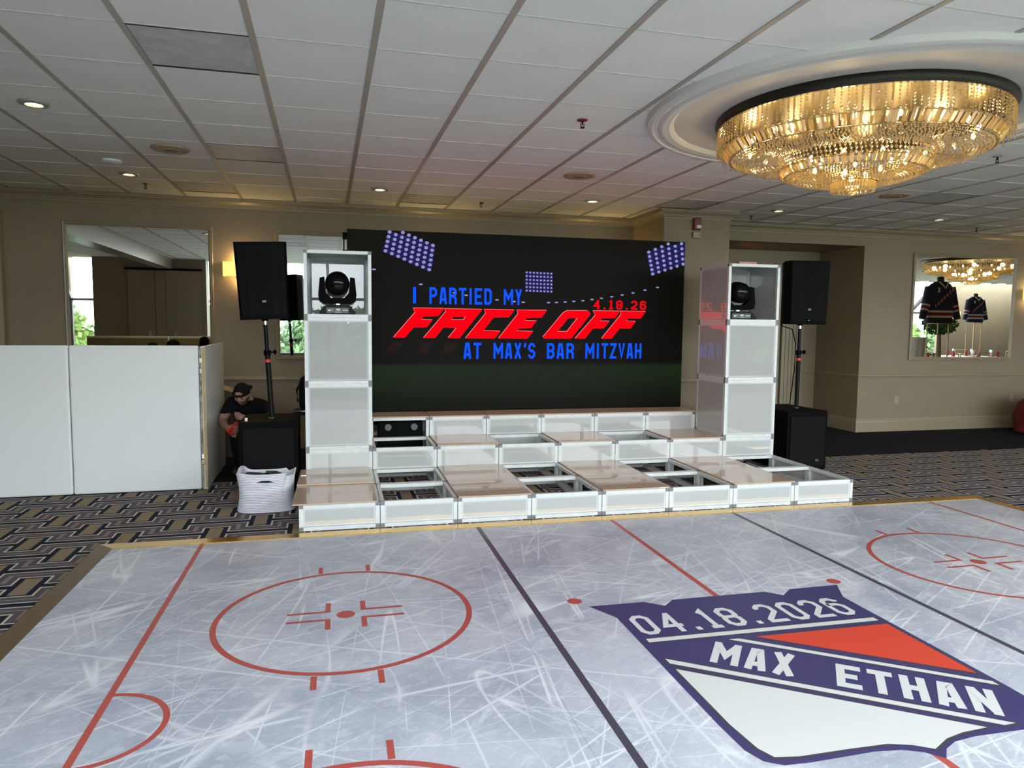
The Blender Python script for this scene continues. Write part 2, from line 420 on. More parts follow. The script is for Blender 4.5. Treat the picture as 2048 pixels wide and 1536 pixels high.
struct('trim_5', sweep([(XC1,YR),(XC1,YA),(XA,YA),(XA,YR),(XW1,YR)], RP), M_trim)
BP = [(0.016,0),(.016,.15),(.012,.165),(.012,.182),(.004,.2),(0,.2)]
struct('baseboard_back', sweep([(XW0,YL),(XC0,YL),(XC0,YC),(XC1,YC),(XC1,YR)], BP), M_trim)
struct('baseboard_right', sweep([(XC1,YR),(XC1,YA),(XA,YA),(XA,YR),(XW1,YR)], BP), M_trim)
# folding partition stacked in the alcove
fp = put('door_2', None, kind='structure', loc=(7.0, YA, 0))
for i in range(6):
    obj('door_leaf', MB().bevbox(.30+i*.066, .36+i*.066, -.09, -.005, .01, 2.45, .004), M_trim, fp)
obj('door_leaf', MB().bevbox(-.75, .29, -.05, -.005, .01, 2.45, .004), M_trim, fp)

# rear glazing: knee wall, upright panes, panes sloping in to the ceiling
M_glass, nt, b = new_mat('window_glass')
tr = nt.nodes.new('ShaderNodeBsdfTransparent'); gl = nt.nodes.new('ShaderNodeBsdfGlossy'); gl.inputs['Roughness'].default_value = .02
mx = nt.nodes.new('ShaderNodeMixShader'); mx.inputs[0].default_value = .06
link(nt, tr.outputs[0], mx.inputs[1]); link(nt, gl.outputs[0], mx.inputs[2]); link(nt, mx.outputs[0], nt.nodes['Material Output'].inputs[0])
nb = 22; bw = (20.3+6.0)/nb
ys, zs = YREAR+1.08, H
ln = math.hypot(ys-YREAR, zs-2.1); ang = math.atan2(zs-2.1, ys-YREAR)
mb_p1 = MB().box(0, bw-.05, -.004, .004, 0, 1.36).mesh('pane', M_glass)
mb_p2 = MB().box(0, bw-.05, -.004, .004, 0, ln-.04).mesh('pane', M_glass)
mb_m1 = MB().box(-.03, .03, -.05, .05, 0, 1.4).mesh('mullion', M_mull)
mb_m2 = MB().box(-.03, .03, -.05, .05, 0, ln).mesh('mullion', M_mull)
mb_t = MB().box(0, bw, -.05, .05, -.03, .03).mesh('transom', M_mull)
for i in range(nb):
    w = put('window_%d' % (i+1), None, kind='structure', loc=(-6.0+i*bw, YREAR, .70))
    put('pane', mb_p1, w, (.025, -.03, .02)); put('pane', mb_p2, w, (.025, 0, 1.43), (-(PI/2-ang), 0, 0))
    put('mullion', mb_m1, w); put('mullion', mb_m2, w, (0, 0, 1.4), (-(PI/2-ang), 0, 0))
    put('transom', mb_t, w, (0, 0, 1.4)); put('transom', mb_t, w, (0, 0, .02))
struct('wall_left_end', MB().box(XW0, -6.0, YREAR-.12, YREAR, 0, H+.1), M_wall)

# ---- ceiling: plenum slab, lay-in tiles, tan main bars, thin white cross tees
GX, GY, T = -.1295, -1.5527, .61
ceil = struct('ceiling', MB().box(XW0-.1, XW1+.1, ys-.0, YA+.2, H+.03, H+.12), M_tile)
vents = {(-1,0), (-1,4), (-2,7), (7,6), (11,4), (2,7)}
tile_me = MB().box(-T/2+.004, T/2-.004, -T/2+.002, T/2-.002, .0, .02).mesh('ceiling_tile', M_tile)
i0, i1 = int((XW0-GX)//T), int((XW1-GX)//T)+1
j0, j1 = int((ys-GY)//T)+1, int((YL-GY)//T)
seen, rest = [], MB()
for i in range(i0, i1):
    for j in range(j0, j1+1):
        if (i, j) in vents: continue
        cx, cy = GX+(i+.5)*T, GY+(j+.5)*T
        d = (Vector((cx, cy, H))-CAM).length
        vis = any(in_view((cx+a*T/2, cy+b*T/2, H)) for a in (-1,1) for b in (-1,1)) and cy-T/2 < YL and not (cx > XC1 and cy-T/2 > YR)
        (seen.append((d, cx, cy)) if vis else rest.box(cx-T/2+.004, cx+T/2-.004, cy-T/2+.002, cy+T/2-.002, H+.005, H+.025))
seen.sort()
for d, cx, cy in seen[:300]:
    put('ceiling_tile', tile_me, ceil, (cx, cy, H+.005+random.uniform(0,.0015)))
for d, cx, cy in seen[300:]: rest.box(cx-T/2+.004, cx+T/2-.004, cy-T/2+.002, cy+T/2-.002, H+.005, H+.025)
obj('ceiling_tiling', rest, M_tile, ceil, kind='stuff')
for i in range(i0, i1+1):
    x = GX+i*T
    obj('main_bar', MB().box(x-.017, x+.017, ys, YL, H, H+.03), M_bar, ceil)
for j in range(j0, j1+1):
    y = GY+j*T
    obj('cross_tee', MB().box(XW0, XW1, y-.006, y+.006, H+.002, H+.03), M_tee, ceil)
struct('trim_alcove_ceiling', MB().box(XC1-.1, XA+.1, YR+.10, YA+.1, 2.80, 2.86), M_wall)

# perforated return-air panels lying in the grid
M_vent, nt, b = new_mat('perforated_grey_panel')
v = coords(nt); vo = nt.nodes.new('ShaderNodeTexVoronoi'); vo.inputs['Scale'].default_value = 95; vo.inputs['Randomness'].default_value = 0
nt.links.new(v, vo.inputs['Vector'])
hole = X(nt, vo.outputs['Distance']).lt(.30); dust = noise_n(nt, v, 5, 4, .6, 1.5).sm(.35, .7)
c = mixc(nt, dust, (.50,.50,.50), (.62,.62,.62)); c = mixc(nt, hole, c, (.26,.26,.26)); nt.links.new(c, b.inputs['Base Color'])
b.inputs['Roughness'].default_value = .6
vm = MB().box(-.29, .29, -.295, .295, .004, .014).mesh('grille', M_vent)
fm = MB().box(-.30,.30,-.302,-.29,0,.02).box(-.30,.30,.29,.302,0,.02).box(-.30,-.288,-.29,.29,0,.02).box(.288,.30,-.29,.29,0,.02).mesh('frame', M_blacks)
VL = {(-1,0): 'large perforated grey air panel nearest the camera in the ceiling grid',
      (-1,4): 'perforated grey air panel behind the nearest one in the same ceiling column',
      (-2,7): 'perforated air panel by the back wall crown above the large mirror',
      (7,6): 'grey air panel in the ceiling beside the pier crown moulding',
      (11,4): 'grey air panel in the ceiling right of the crystal chandelier',
      (2,7): 'perforated air panel by the back wall crown above the video screen'}
for (i, j), lb in VL.items():
    t = thing('air_vent_panel', lb, 'air vent', (GX+(i+.5)*T, GY+(j+.5)*T, H+.001), group='perforated ceiling air panels')
    put('grille', vm, t); put('frame', fm, t)

# ---- recessed downlights
M_lens = emis('lit_downlight_lens', (1, .93, .62), 9)
M_ring = mat('brushed_downlight_trim', (.42,.39,.35), .4, .4)
ring_me = MB().lathe([(.052,.004),(.056,-.012),(.088,-.010),(.096,-.002),(.096,.004)], 28).mesh('trim_ring', M_ring, True)
lens_me = MB().lathe([(.001,.001),(.055,.001)], 28).mesh('lens', M_lens)
DL = [(-1.675,.066,'lit recessed ceiling downlight nearest the camera at far left'), (-1.67,2.45,'lit recessed ceiling downlight above the large back wall mirror'),
      (.80,2.52,'lit recessed ceiling downlight above the left half of the video screen'), (3.26,2.52,'lit recessed ceiling downlight above the right half of the video screen'),
      (5.72,2.46,'lit recessed ceiling downlight just right of the pier'), (8.15,2.44,'lit recessed ceiling downlight at far right above the right-hand mirror')]
for x, y, lb in DL:
    t = thing('downlight', lb, 'downlight', (x, y, H), group='recessed downlights')
    put('trim_ring', ring_me, t); put('lens', lens_me, t)
    l = bpy.data.lights.new('downlight_lamp', 'SPOT'); l.energy = 26; l.color = (1,.82,.5); l.spot_size = 1.9; l.spot_blend = .6; l.shadow_soft_size = .05
    put('lamp', l, t, (0,0,-.02))
# ---- round ceiling speakers
gm = MB().lathe([(.001,-.010),(.07,-.014),(.075,-.006),(.115,-.010),(.118,-.002)], 28).mesh('grille', M_beige, True)
rm = MB().lathe([(.118,-.002),(.122,-.012),(.152,-.008),(.158,.004)], 28).mesh('rim', M_beige, True)
slot = MB().bevbox(-.05,.05,-.012,.012,-.02,-.012,.003).mesh('badge', mat('brown_slot',(.16,.09,.05),.6))
for x, y, lb in [(-1.046,1.20,'round beige ceiling speaker above the white booth'), (2.637,1.22,'round beige ceiling speaker above the stage steps'), (6.298,1.19,'round beige ceiling speaker behind the crystal chandelier')]:
    t = thing('ceiling_speaker', lb, 'ceiling speaker', (x, y, H), group='ceiling speakers')
    put('grille', gm, t); put('rim', rm, t); put('badge', slot, t)
obj('smoke_detector', MB().lathe([(.001,-.035),(.06,-.034),(.085,-.02),(.092,0)], 24), M_white, None, True, loc=(-1.663,1.813,H),
    label='round white smoke detector on the ceiling at left', cat='detector')
# ---- sprinklers
sp_r = MB().lathe([(.001,-.003),(.032,-.004),(.038,.002)], 20).mesh('escutcheon', M_chrome, True)
sp_r2 = MB().lathe([(.001,-.003),(.032,-.004),(.038,.002)], 20).mesh('escutcheon', mat('red_escutcheon',(.25,.02,.03),.4), True)
sp_b = MB().tube([(0,0,0),(0,0,-.03)], .007).tube([(-.012,0,-.022),(-.014,0,-.036),(0,0,-.05)], .003, 6).tube([(.012,0,-.022),(.014,0,-.036),(0,0,-.05)], .003, 6).lathe([(.001,-.052),(.018,-.052),(.018,-.049),(.001,-.049)], 12).mesh('sprinkler_head', M_blacks)
for x, y, rd, lb in [(-1.637,2.98,0,'small sprinkler above the large back wall mirror'), (2.04,3.06,0,'small sprinkler in the ceiling above the video screen'),
    (2.005,-.60,1,'sprinkler with red collar left of the chandelier'), (5.652,2.96,0,'dark sprinkler just right of the pier crown'),
    (5.723,-.58,0,'dark sprinkler right of the chandelier rim'), (9.37,3.0,0,'dark sprinkler above the right-hand mirror')]:
    t = thing('sprinkler', lb, 'sprinkler', (x, y, H), group='ceiling sprinklers')
    put('escutcheon', sp_r2 if rd else sp_r, t); put('sprinkler_head', sp_b, t)

# ---- mirrors in moulded frames
def wall_mirror(x0, x1, z0, z1, yw, label):
    t = thing('wall_mirror', label, 'mirror', ((x0+x1)/2, yw, z0), group='framed wall mirrors')
    w, h, f = (x1-x0)/2, z1-z0, .05
    obj('mirror_glass', MB().box(-w+f*.8, w-f*.8, -.014, -.008, f*.8, h-f*.8), M_mirror, t)
    pr = [(0,0),(.0,-.022),(.008,-.03),(.022,-.024),(.03,-.03),(.042,-.020),(.05,-.014)]
    mb = MB(); c4 = [(-w,0,1,1),(w,0,-1,1),(w,h,-1,-1),(-w,h,1,-1)]
    v = []; fc = []
    for X0, Z0, sx, sz in c4: v += [(X0+sx*o, d, Z0+sz*o) for o, d in pr]
    k = len(pr)
    for i in range(4):
        for j in range(k-1): fc.append((i*k+j, ((i+1)%4)*k+j, ((i+1)%4)*k+j+1, i*k+j+1))
    obj('frame', mb.add(v, fc), M_trim, t)
    return t
wall_mirror(-2.69, -1.09, 1.10, 2.715, YL, 'large framed mirror on the back wall above the white booth')
wall_mirror(-.385, 1.20, 1.12, 2.70, YL, 'framed mirror on the back wall half hidden by the left speaker and tower')
wall_mirror(8.88, 10.84, 1.095, 2.73, YR, 'framed mirror on the right wall reflecting hockey jerseys and a chandelier')

# ---- sconces
M_shade, nt, b = new_mat('glowing_cream_shade')
b.inputs['Base Color'].default_value = (.8,.6,.3,1); b.inputs['Emission Color'].default_value = (1,.66,.16,1); b.inputs['Emission Strength'].default_value = 1.25
def sconce(x, y, z, label, rz=0, e=9):
    t = thing('wall_sconce', label, 'wall lamp', (x, y, z), (0,0,rz), group='cream wall sconces')
    w, d, h = .19, .11, .17
    obj('shade', MB().box(-w,w,-d,-d+.004,0,h).box(-w,-w+.004,-d,0,0,h).box(w-.004,w,-d,0,0,h), M_shade, t)
    obj('backplate', MB().bevbox(-.05,.05,-.015,0,-.03,.10,.004), M_gold, t)
    obj('arm', MB().tube([(0,-.01,0),(0,-.05,-.015),(0,-.055,.03)], .008), M_gold, t)
    obj('bulb', MB().sphere((0,-.055,.07), .025), emis('warm_bulb', (1,.75,.35), 12), t)
    for zz in (h+.04, -.05):
        l = bpy.data.lights.new('sconce_lamp', 'POINT'); l.energy = .85*e*(.62 if zz > 0 else .38); l.color = (1,.68,.28); l.shadow_soft_size = .05
        put('lamp', l, t, (0,-.06,zz))
    return t
sconce(-.78, YL, 2.125, 'lit cream sconce peeking out left of the left loudspeaker')
sconce(1.55, YL, 2.125, 'cream sconce on the back wall behind the left part of the screen')
sconce(3.85, YL, 2.125, 'cream sconce on the back wall behind the right part of the screen')
sconce(11.22, YR, 2.06, 'lit cream sconce right of the right-hand mirror')
sconce(20.9, YREAR, 2.0, 'lit cream sconce on the far rear wall seen in the right-hand mirror', PI)
# ---- fire alarm, sensor box, exit sign, outlets
t = thing('fire_alarm', 'red fire alarm strobe high on the pier', 'fire alarm', (4.78, YC, 2.80))
obj('housing', MB().bevbox(-.05,.05,-.045,0,0,.15,.008), mat('alarm_red',(.16,.008,.012),.35), t)
obj('strobe', MB().bevbox(-.025,.042,-.07,-.04,.018,.06,.01), M_white, t)
t = thing('sensor_box', 'small ivory sensor box below the fire alarm on the pier', 'sensor', (4.785, YC, 2.70))
obj('cover', MB().bevbox(-.055,.055,-.03,0,0,.075,.006), M_ivory, t)
obj('lens', MB().sphere((.035,-.03,.038), .007), M_black, t)
t = thing('exit_sign', 'red lit exit sign in the alcove just above the right tower', 'exit sign', (6.66, YA, 2.405))
obj('housing', MB().bevbox(-.16,.16,-.05,0,0,.20,.006), M_white, t)
obj('lettering', word(MB(), 'EXIT', lambda u, v: (u, -.0515, v), -.135, .135, .03, .175, .22), emis('exit_red', (1,.02,.02), 2.2), t)
for x, z, lb in [(8.706,.42,'ivory wall outlet near the alcove corner'), (10.93,.42,'ivory wall outlet near the red bag')]:
    t = thing('wall_outlet', lb, 'outlet', (x, YR, z), group='wall outlets')
    obj('plate', MB().bevbox(-.036,.036,-.008,0,0,.118,.003), M_ivory, t)
    for zz in (.032,.086): obj('socket', MB().bevbox(-.017,.017,-.0105,-.007,zz-.014,zz+.014,.002), mat('ivory_socket',(.26,.23,.17),.5), t)

# ================================================================== HOCKEY RINK DANCE FLOOR
RZ = .012
rink = thing('rink_dance_floor', 'hockey rink printed dance floor with gold edging and shield crest', 'dance floor', (-1.25, -.15, 0), (0,0,-.013))
RW, RD = 7.35, 5.0
for k in range(3):                                            # sheets of vinyl laid side by side
    a, b = RW/3*k, RW/3*(k+1)
    o = obj('floor_sheet', MB().box(a+(.0006 if k else .02), b-(.0006 if k < 2 else .02), -RD, -.03, .001, RZ), M_ice, rink)
def rp(u, v, e=.0006): return (u, v, RZ+e)
def rline(name, poly, m, e=.0006): return obj(name, MB().flat([poly], lambda u, v: rp(u, v, e)), m, rink)
def rrect(name, x0, x1, y0, y1, m, e=.0006): return rline(name, [(x0,y0),(x1,y0),(x1,y1),(x0,y1)], m, e)
def arc(cx, cy, r0, r1, a0=0, a1=2*PI, n=72):
    return [(r0, r1, a0+(a1-a0)*i/n) for i in range(n+1)]
def ringp(name, cx, cy, r0, r1, a0=0, a1=2*PI, n=72, e=.0008):
    mb = MB(); v = []
    for i in range(n+1):
        a = a0+(a1-a0)*i/n; v += [rp(cx+r0*math.cos(a), cy+r0*math.sin(a), e), rp(cx+r1*math.cos(a), cy+r1*math.sin(a), e)]
    return obj(name, mb.add(v, [(2*i, 2*i+1, 2*i+3, 2*i+2) for i in range(n)]), M_rred, rink)
for gx in (.588, 6.757): rrect('goal_line', gx, gx+.03, -RD, -.035, M_rred)
for gx in (2.578, 4.772): rrect('blue_line', gx, gx+.035, -RD, -.035, M_rblue)
rrect('centre_line', 3.675, 3.71, -RD, -.035, M_rred)
for cx in (1.577, 5.76):
    for cy in (-1.53, -3.565):
        ringp('faceoff_circle', cx, cy, .652, .682)
        rline('faceoff_dot', [(cx+.05*math.cos(2*PI*k/24), cy+.05*math.sin(2*PI*k/24)) for k in range(24)], M_rred)
        for sx in (-1, 1):
            for sy in (-1, 1):
                a, b = cx+sx*.133, cx+sx*.160
                rrect('hash_mark', min(a,b), max(a,b), min(cy+sy*.672, cy+sy*.795), max(cy+sy*.672, cy+sy*.795), M_rred)
                a, b = cx+sx*.08, cx+sx*.108
                rline('faceoff_angle', [(a, cy+sy*.042), (cx+sx*.308, cy+sy*.042), (cx+sx*.308, cy+sy*.066), (b, cy+sy*.066), (b, cy+sy*.18), (a, cy+sy*.18)], M_rred)
for px, py in ((2.85,-1.615), (4.535,-1.647), (2.85,-3.5), (4.535,-3.5)):
    rline('neutral_dot', [(px+.043*math.cos(2*PI*k/20), py+.043*math.sin(2*PI*k/20)) for k in range(20)], M_rred)
ringp('goal_crease', .61, -2.45, .25, .275, -PI/2, PI/2, 40)
ringp('goal_crease', 6.765, -2.45, .25, .275, PI/2, 3*PI/2, 40)
# shield crest, printed flat
cx0 = 3.708
half = [(3.724-.016,-3.338),(3.658,-3.288),(3.588,-3.256),(3.481,-3.243),(3.207,-3.249),(3.098,-3.243),(3.038,-3.205),(3.008,-3.13),(3.0,-2.95),(3.0,-1.885),(2.904,-1.707),(3.235,-1.709),(3.33,-1.788),(3.409,-1.714)]
shield = half+[(2*cx0-x, y) for x, y in half[:0:-1]]
rline('crest_shield', shield, M_cnavy, .0010)
def crest(name, poly, m, e, dark=0):
    if dark:
        c = (sum(p[0] for p in poly)/len(poly), sum(p[1] for p in poly)/len(poly))
        pv = [Vector(p) for p in poly]; q = []
        for i in range(len(pv)):
            d1 = (pv[i]-pv[i-1]).normalized(); d2 = (pv[(i+1) % len(pv)]-pv[i]).normalized()
            n1 = Vector((d1.y,-d1.x)); n2 = Vector((d2.y,-d2.x)); mt = n1+n2; mt = mt/max(.35, mt.dot(n1))
            s = 1 if (pv[i]+n1*.001-Vector(c)).length > (pv[i]-n1*.001-Vector(c)).length else -1
            q.append(tuple(pv[i]+mt*s*dark))
        rline('crest_outline', q, M_cdark, e-.0003)
    rline(name, poly, m, e)
crest('crest_bar', [(3.043,-2.166),(4.372,-2.180),(4.372,-2.221),(3.043,-2.206)], M_cwhite, .0018, .010)
crest('crest_red_field', [(3.605,-2.260),(4.384,-2.269),(4.384,-2.825)], M_cred, .0018, .012)
crest('crest_stripe', [(3.450,-2.260),(3.508,-2.261),(4.386,-2.902),(4.386,-2.940)], M_cwhite, .0018, .012)
crest('crest_stripe', [(3.043,-2.385),(4.176,-3.203),(4.120,-3.206),(3.043,-2.434)], M_cwhite, .0018, .014)
crest('crest_white_field', [(3.045,-2.490),(4.036,-3.203),(3.909,-3.211),(3.815,-3.232),(3.715,-3.280),(3.650,-3.240),(3.563,-3.212),(3.40,-3.208),(3.184,-3.208),(3.091,-3.192),(3.062,-3.13),(3.045,-2.96)], M_cwhite, .0018, .012)
mb = MB()
word(mb, '04.18.2026', lambda u, v: rp(u, v, .0024), 3.052, 4.335, -2.125, -1.885, .145, gap=.16, nrm=(0,0,1))
obj('crest_lettering', mb, M_cwhite, rink)
dg = Vector((4.387-3.51, -2.901+2.262)).normalized(); nd = Vector((-dg.y, dg.x))
def diag(o):
    return lambda u, v: rp(o[0]+dg.x*u+nd.x*v, o[1]+dg.y*u+nd.y*v, .0024)
obj('crest_lettering', word(MB(), 'MAX', diag((3.234,-2.458)), 0, .372, 0, .235, .2, gap=.15, nrm=(0,0,1)), M_cwhite, rink)
obj('crest_lettering', word(MB(), 'ETHAN', diag((3.672,-2.787)), 0, .625, 0, .228, .2, gap=.15, nrm=(0,0,1)), M_cwhite, rink)
# gold bevelled edging
def edging(poly, label=None):  # profile swept; poly = (outer a, outer b, inner a, inner b)
    oa, ob, ia, ib = poly
    ma = tuple(oa[i]*.88+ia[i]*.12 for i in (0,1)); mbb = tuple(ob[i]*.88+ib[i]*.12 for i in (0,1))
    v = [(*oa,.001),(*ma,.012),(*ia,.0165),(*ia,.001),(*ob,.001),(*mbb,.012),(*ib,.0165),(*ib,.001)]
    return MB().add(v, [(0,4,5,1),(1,5,6,2),(2,6,7,3),(0,1,2,3),(7,6,5,4),(3,7,4,0)])
obj('edge_trim', edging(((-.11,.105),(-.11,-1.30),(.02,-.045),(.02,-1.30))), M_trimbrown, rink)
obj('edge_trim', edging(((-.11,-1.302),(-.11,-RD-.1),(.02,-1.302),(.02,-RD))), M_trimbrown, rink)
obj('edge_trim', edging(((-.11,.105),(1.24,.105),(.02,-.045),(1.24,-.04))), M_trimgold, rink)
obj('edge_trim', edging(((1.243,.105),(4.3,.105),(1.243,-.04),(4.3,-.04))), M_trimgold, rink)
obj('edge_trim', edging(((4.303,.105),(RW+.09,.105),(4.303,-.04),(RW-.02,-.045))), M_trimgold, rink)
obj('edge_trim', edging(((RW+.09,.105),(RW+.09,-RD-.1),(RW-.02,-.045),(RW-.02,-RD))), M_trimgold, rink)

# ================================================================== STAGE
TH = -.01597; ct, st_ = math.cos(TH), math.sin(TH)
def sw(x, y, z=0): return (x*ct-y*st_, x*st_+y*ct, z)
U, DP, TR = .61, .628, .203                 # module width, depth, tier height
BAR = .030
def frame_mesh(w, d, levels):
    """aluminium profile box: posts and rails; levels = rail heights"""
    mb = MB(); b = BAR; h = levels[-1]
    g = .003
    def bar(x0, x1, y0, y1, z0, z1):
        mb.box(x0, x1, y0, y1, z0, z1)
    for x in (g, w-g-b):
        for y in (g, d-g-b): bar(x, x+b, y, y+b, 0, h)
    for z in levels:
        z0 = 0 if z == 0 else z-b
        for y in (g, d-g-b): bar(g+b, w-g-b, y, y+b, z0, z0+b)
        for x in (g, w-g-b): bar(x, x+b, g+b, d-g-b, z0, z0+b)
    # extrusion grooves: dark slits along the inner faces of the rails
    return mb.mesh('frame', M_alu)
conn_me = MB().cbox((0,0,0), BAR+.004, BAR+.004, BAR).mesh('corner_connector', M_conn)
def panel_mesh(w, h):
    """upright panel in x-z, frosted with a clear rim"""
    mb = MB(); r = .014; y0, y1 = 0, .006
    mb.box(r, w-r, y0+.0005, y1, r, h-r, 0)
    mb.box(0, w, y0, y1-.0005, 0, r, 1).box(0, w, y0, y1-.0005, h-r, h, 1).box(0, r, y0, y1-.0005, r, h-r, 1).box(w-r, w, y0, y1-.0005, r, h-r, 1)
    return mb.mesh('panel', [M_panel, M_rim])
fr_low = frame_mesh(U, DP, [0, TR]); fr_mid = frame_mesh(U, DP, [0, TR, 2*TR]); fr_high = frame_mesh(U, .40, [0, TR, 2*TR, 3*TR])
pn_low = panel_mesh(U-2*BAR-.006, TR-2*BAR); pn_side = panel_mesh(DP-2*BAR-.006, TR-2*BAR)
pn_up = panel_mesh(U-2*BAR-.006, TR-BAR-.004)
lid_me = MB().bevbox(.004, U-.004, -.012, DP-.004, 0, .012, .003, seg=1).mesh('deck_panel', M_lid)
lid_s = MB().bevbox(.004, U-.004, -.012, .396, 0, .012, .003, seg=1).mesh('deck_panel', M_lid)
lid_w = MB().bevbox(-.045, U-.02, -.02, DP-.012, 0, .012, .003, seg=1).mesh('deck_panel', M_lid)
ORD = ['first', 'second', 'third', 'fourth', 'fifth', 'sixth', 'seventh', 'eighth']
def conns(t, w, d, levels):
    for z in levels:
        zz = BAR/2 if z == 0 else z-BAR/2
        for x in (BAR/2+.003, w-BAR/2-.003):
            put('corner_connector', conn_me, t, (x, BAR/2+.003, zz))
            put('corner_connector', conn_me, t, (x, d-BAR/2-.003, zz))
lid_b = MB().bevbox(.004, U-.004, .004, DP-.004, 0, .012, .003, seg=1).mesh('deck_panel', M_lid)
def module(col, row, tiers, lid, label, panels=True, wide=False):
    t = thing('stage_module', label, 'stage module', sw(col*U, row), (0,0,TH), 'modular stage boxes')
    lv = [0, TR, 2*TR, 3*TR][:tiers+1]
    put('frame', {1: fr_low, 2: fr_mid, 3: fr_high}[tiers], t)
    conns(t, U, DP if tiers < 3 else .40, lv)
    z = lv[-2]+(BAR+.002 if tiers == 1 else .004)
    if panels:
        put('front_panel', pn_low if tiers == 1 else pn_up, t, (BAR+.003, .006, z))
        if tiers == 3: put('front_panel', pn_up, t, (BAR+.003, .006, lv[-3]+.004))
    if lid: put('deck_panel', lid_s if tiers == 3 else (lid_w if wide else (lid_b if tiers == 1 and row > 0 else lid_me)), t, (0, 0, lv[-1]+.001+(.013 if wide and row > 0 else 0)))
    return t
for c in range(8):
    lid = c % 2 == 0
    what = 'stage box with beige acrylic deck' if lid else 'open-topped stage box'
    module(c, 0, 1, lid, 'low %s, %s from the left in the front row' % (what, ORD[c]), wide=(c == 0))
    m = module(c, DP, 1, lid, 'low %s, %s from the left in the second row' % (what, ORD[c]), panels=False, wide=(c == 0))
    if c == 7: pass
for c in range(8):
    lid = c in (2, 4, 6)
    if c in (0, 7): lb = 'middle-tier stage box under the %s light tower' % ('left' if c == 0 else 'right')
    else: lb = 'middle-tier %s, %s from the left tower' % ('stage box with beige acrylic deck' if lid else 'open-topped stage box', ORD[c-1])
    module(c, 2*DP, 2, lid, lb)
for c in range(1, 7):
    m = module(c, 3*DP, 3, True, 'top-tier stage box under the screen, %s from the left%s' % (ORD[c-1], ', its front panel missing' if c == 1 else ''), panels=(c != 1))
# right end sides of the two front rows carry panels too
for o in COL.objects:
    if o.name.startswith('stage_module') and 'eighth' in o.get('label', '') and 'row' in o['label']:
        put('side_panel', pn_side, o, (U-.004, BAR+.003, BAR+.002), (0,0,PI/2))
# ---- towers of cubes
CU = .611
cube_fr = frame_mesh(U, U+.015, [0, CU])
pn_cube = panel_mesh(U-2*BAR-.006, CU-2*BAR); pn_cubes = panel_mesh(U+.015-2*BAR-.006, CU-2*BAR)
def cube(side, k, label):
    c = 0 if side == 'left' else 7
    t = thing('tower_cube', label, 'tower cube', sw(c*U, 2*DP, 2*TR+.001+k*(CU+.0008)), (0,0,TH), 'light tower cubes')
    put('frame', cube_fr, t); conns(t, U, U+.015, [0, CU])
    if k < 2: put('front_panel', pn_cube, t, (BAR+.003, .006, BAR+.002))
    put('back_panel', pn_cube, t, (BAR+.003, U+.002, BAR+.002))
    put('side_panel', pn_cubes, t, (.010, BAR+.003, BAR+.002), (0,0,PI/2))
    put('side_panel', pn_cubes, t, (U-.004, BAR+.003, BAR+.002), (0,0,PI/2))
    if k == 2: obj('top_panel', MB().box(BAR+.003, U-BAR-.003, BAR+.003, U+.015-BAR-.003, CU-.010, CU-.004), M_panel, t)
    if k == 2: obj('shelf', MB().box(BAR, U-BAR, .004, U, BAR-.008, BAR), M_rim, t)
    return t
for s in ('left', 'right'):
    cube(s, 0, 'bottom frosted cube of the %s light tower' % s); cube(s, 1, 'middle frosted cube of the %s light tower' % s)
    cube(s, 2, 'open top cube of the %s light tower holding a moving light' % s)
# ---- moving-head lights
def moving_head(loc, rz, label):
    t = thing('moving_head_light', label, 'stage light', loc, (0,0,rz), 'moving head stage lights')
    # base
    prof = [(-.165,0),(.165,0),(.165,.03),(.15,.035),(.125,.075),(.09,.088),(-.09,.088),(-.125,.075),(-.15,.035),(-.165,.03)]
    obj('base', MB().prism(prof, lambda u, v, w: (u, w, v), -.12, .12), M_blacks, t)
    obj('display', MB().box(-.10,.10,-.1225,-.1205,.014,.062), mat('dark_panel',(.015,.015,.017),.3), t)
    mbk = MB()
    for x0, x1, z0, z1 in ((-.085,-.06,.03,.045),(-.05,-.045,.03,.05),(-.012,.022,.035,.052),(.045,.095,.036,.043)): mbk.box(x0,x1,-.1235,-.1222,z0,z1)
    for k in range(5): mbk.box(-.02+k*.012,-.014+k*.012,-.1235,-.1222,.018,.024)
    obj('panel_print', mbk, M_white, t)
    obj('pivot', MB().lathe([(.035,.088),(.035,.102)], 20, cap=True), M_chrome, t)
    # yoke: foot and two arms
    yk = [(-.165,.12),(-.12,.102),(.12,.102),(.165,.12),(.175,.18),(.16,.34),(.118,.35),(.112,.21),(.06,.155),(-.06,.155),(-.112,.21),(-.118,.35),(-.16,.34),(-.175,.18)]
    obj('yoke', MB().prism(yk, lambda u, v, w: (u, w, v), -.055, .055), M_black, t)
    # head: drum aimed at the room
    hd = MB().lathe([(.001,-.13),(.075,-.128),(.098,-.115),(.108,-.08),(.112,-.02),(.110,.06),(.098,.11),(.07,.135),(.001,.14)], 28, (0,0,0), 0, 'y')
    h = obj('head', hd, M_black, t, True, loc=(0,0,.292), rot=(.12,0,0))
    obj('lens', MB().sphere((0,-.115,0), .07, 20, 10, 0, (1,.35,1)), mat('dark_lens_glass',(.004,.004,.006),.03,spec=.2), h, True)
    obj('front_ring', MB().lathe([(.074,-.128),(.082,-.137),(.09,-.128)], 28, ax='y'), M_blacks, h, True)
    return t
for c, lb in ((0, 'black moving head light inside the left tower top cube'), (7, 'black moving head light inside the right tower top cube')):
    dx = .30 if c == 0 else .23
    moving_head(sw(c*U+dx, 2*DP+.20, 2*TR+.002+2*CU+BAR+.001), TH+(0 if c == 0 else -.15), lb)

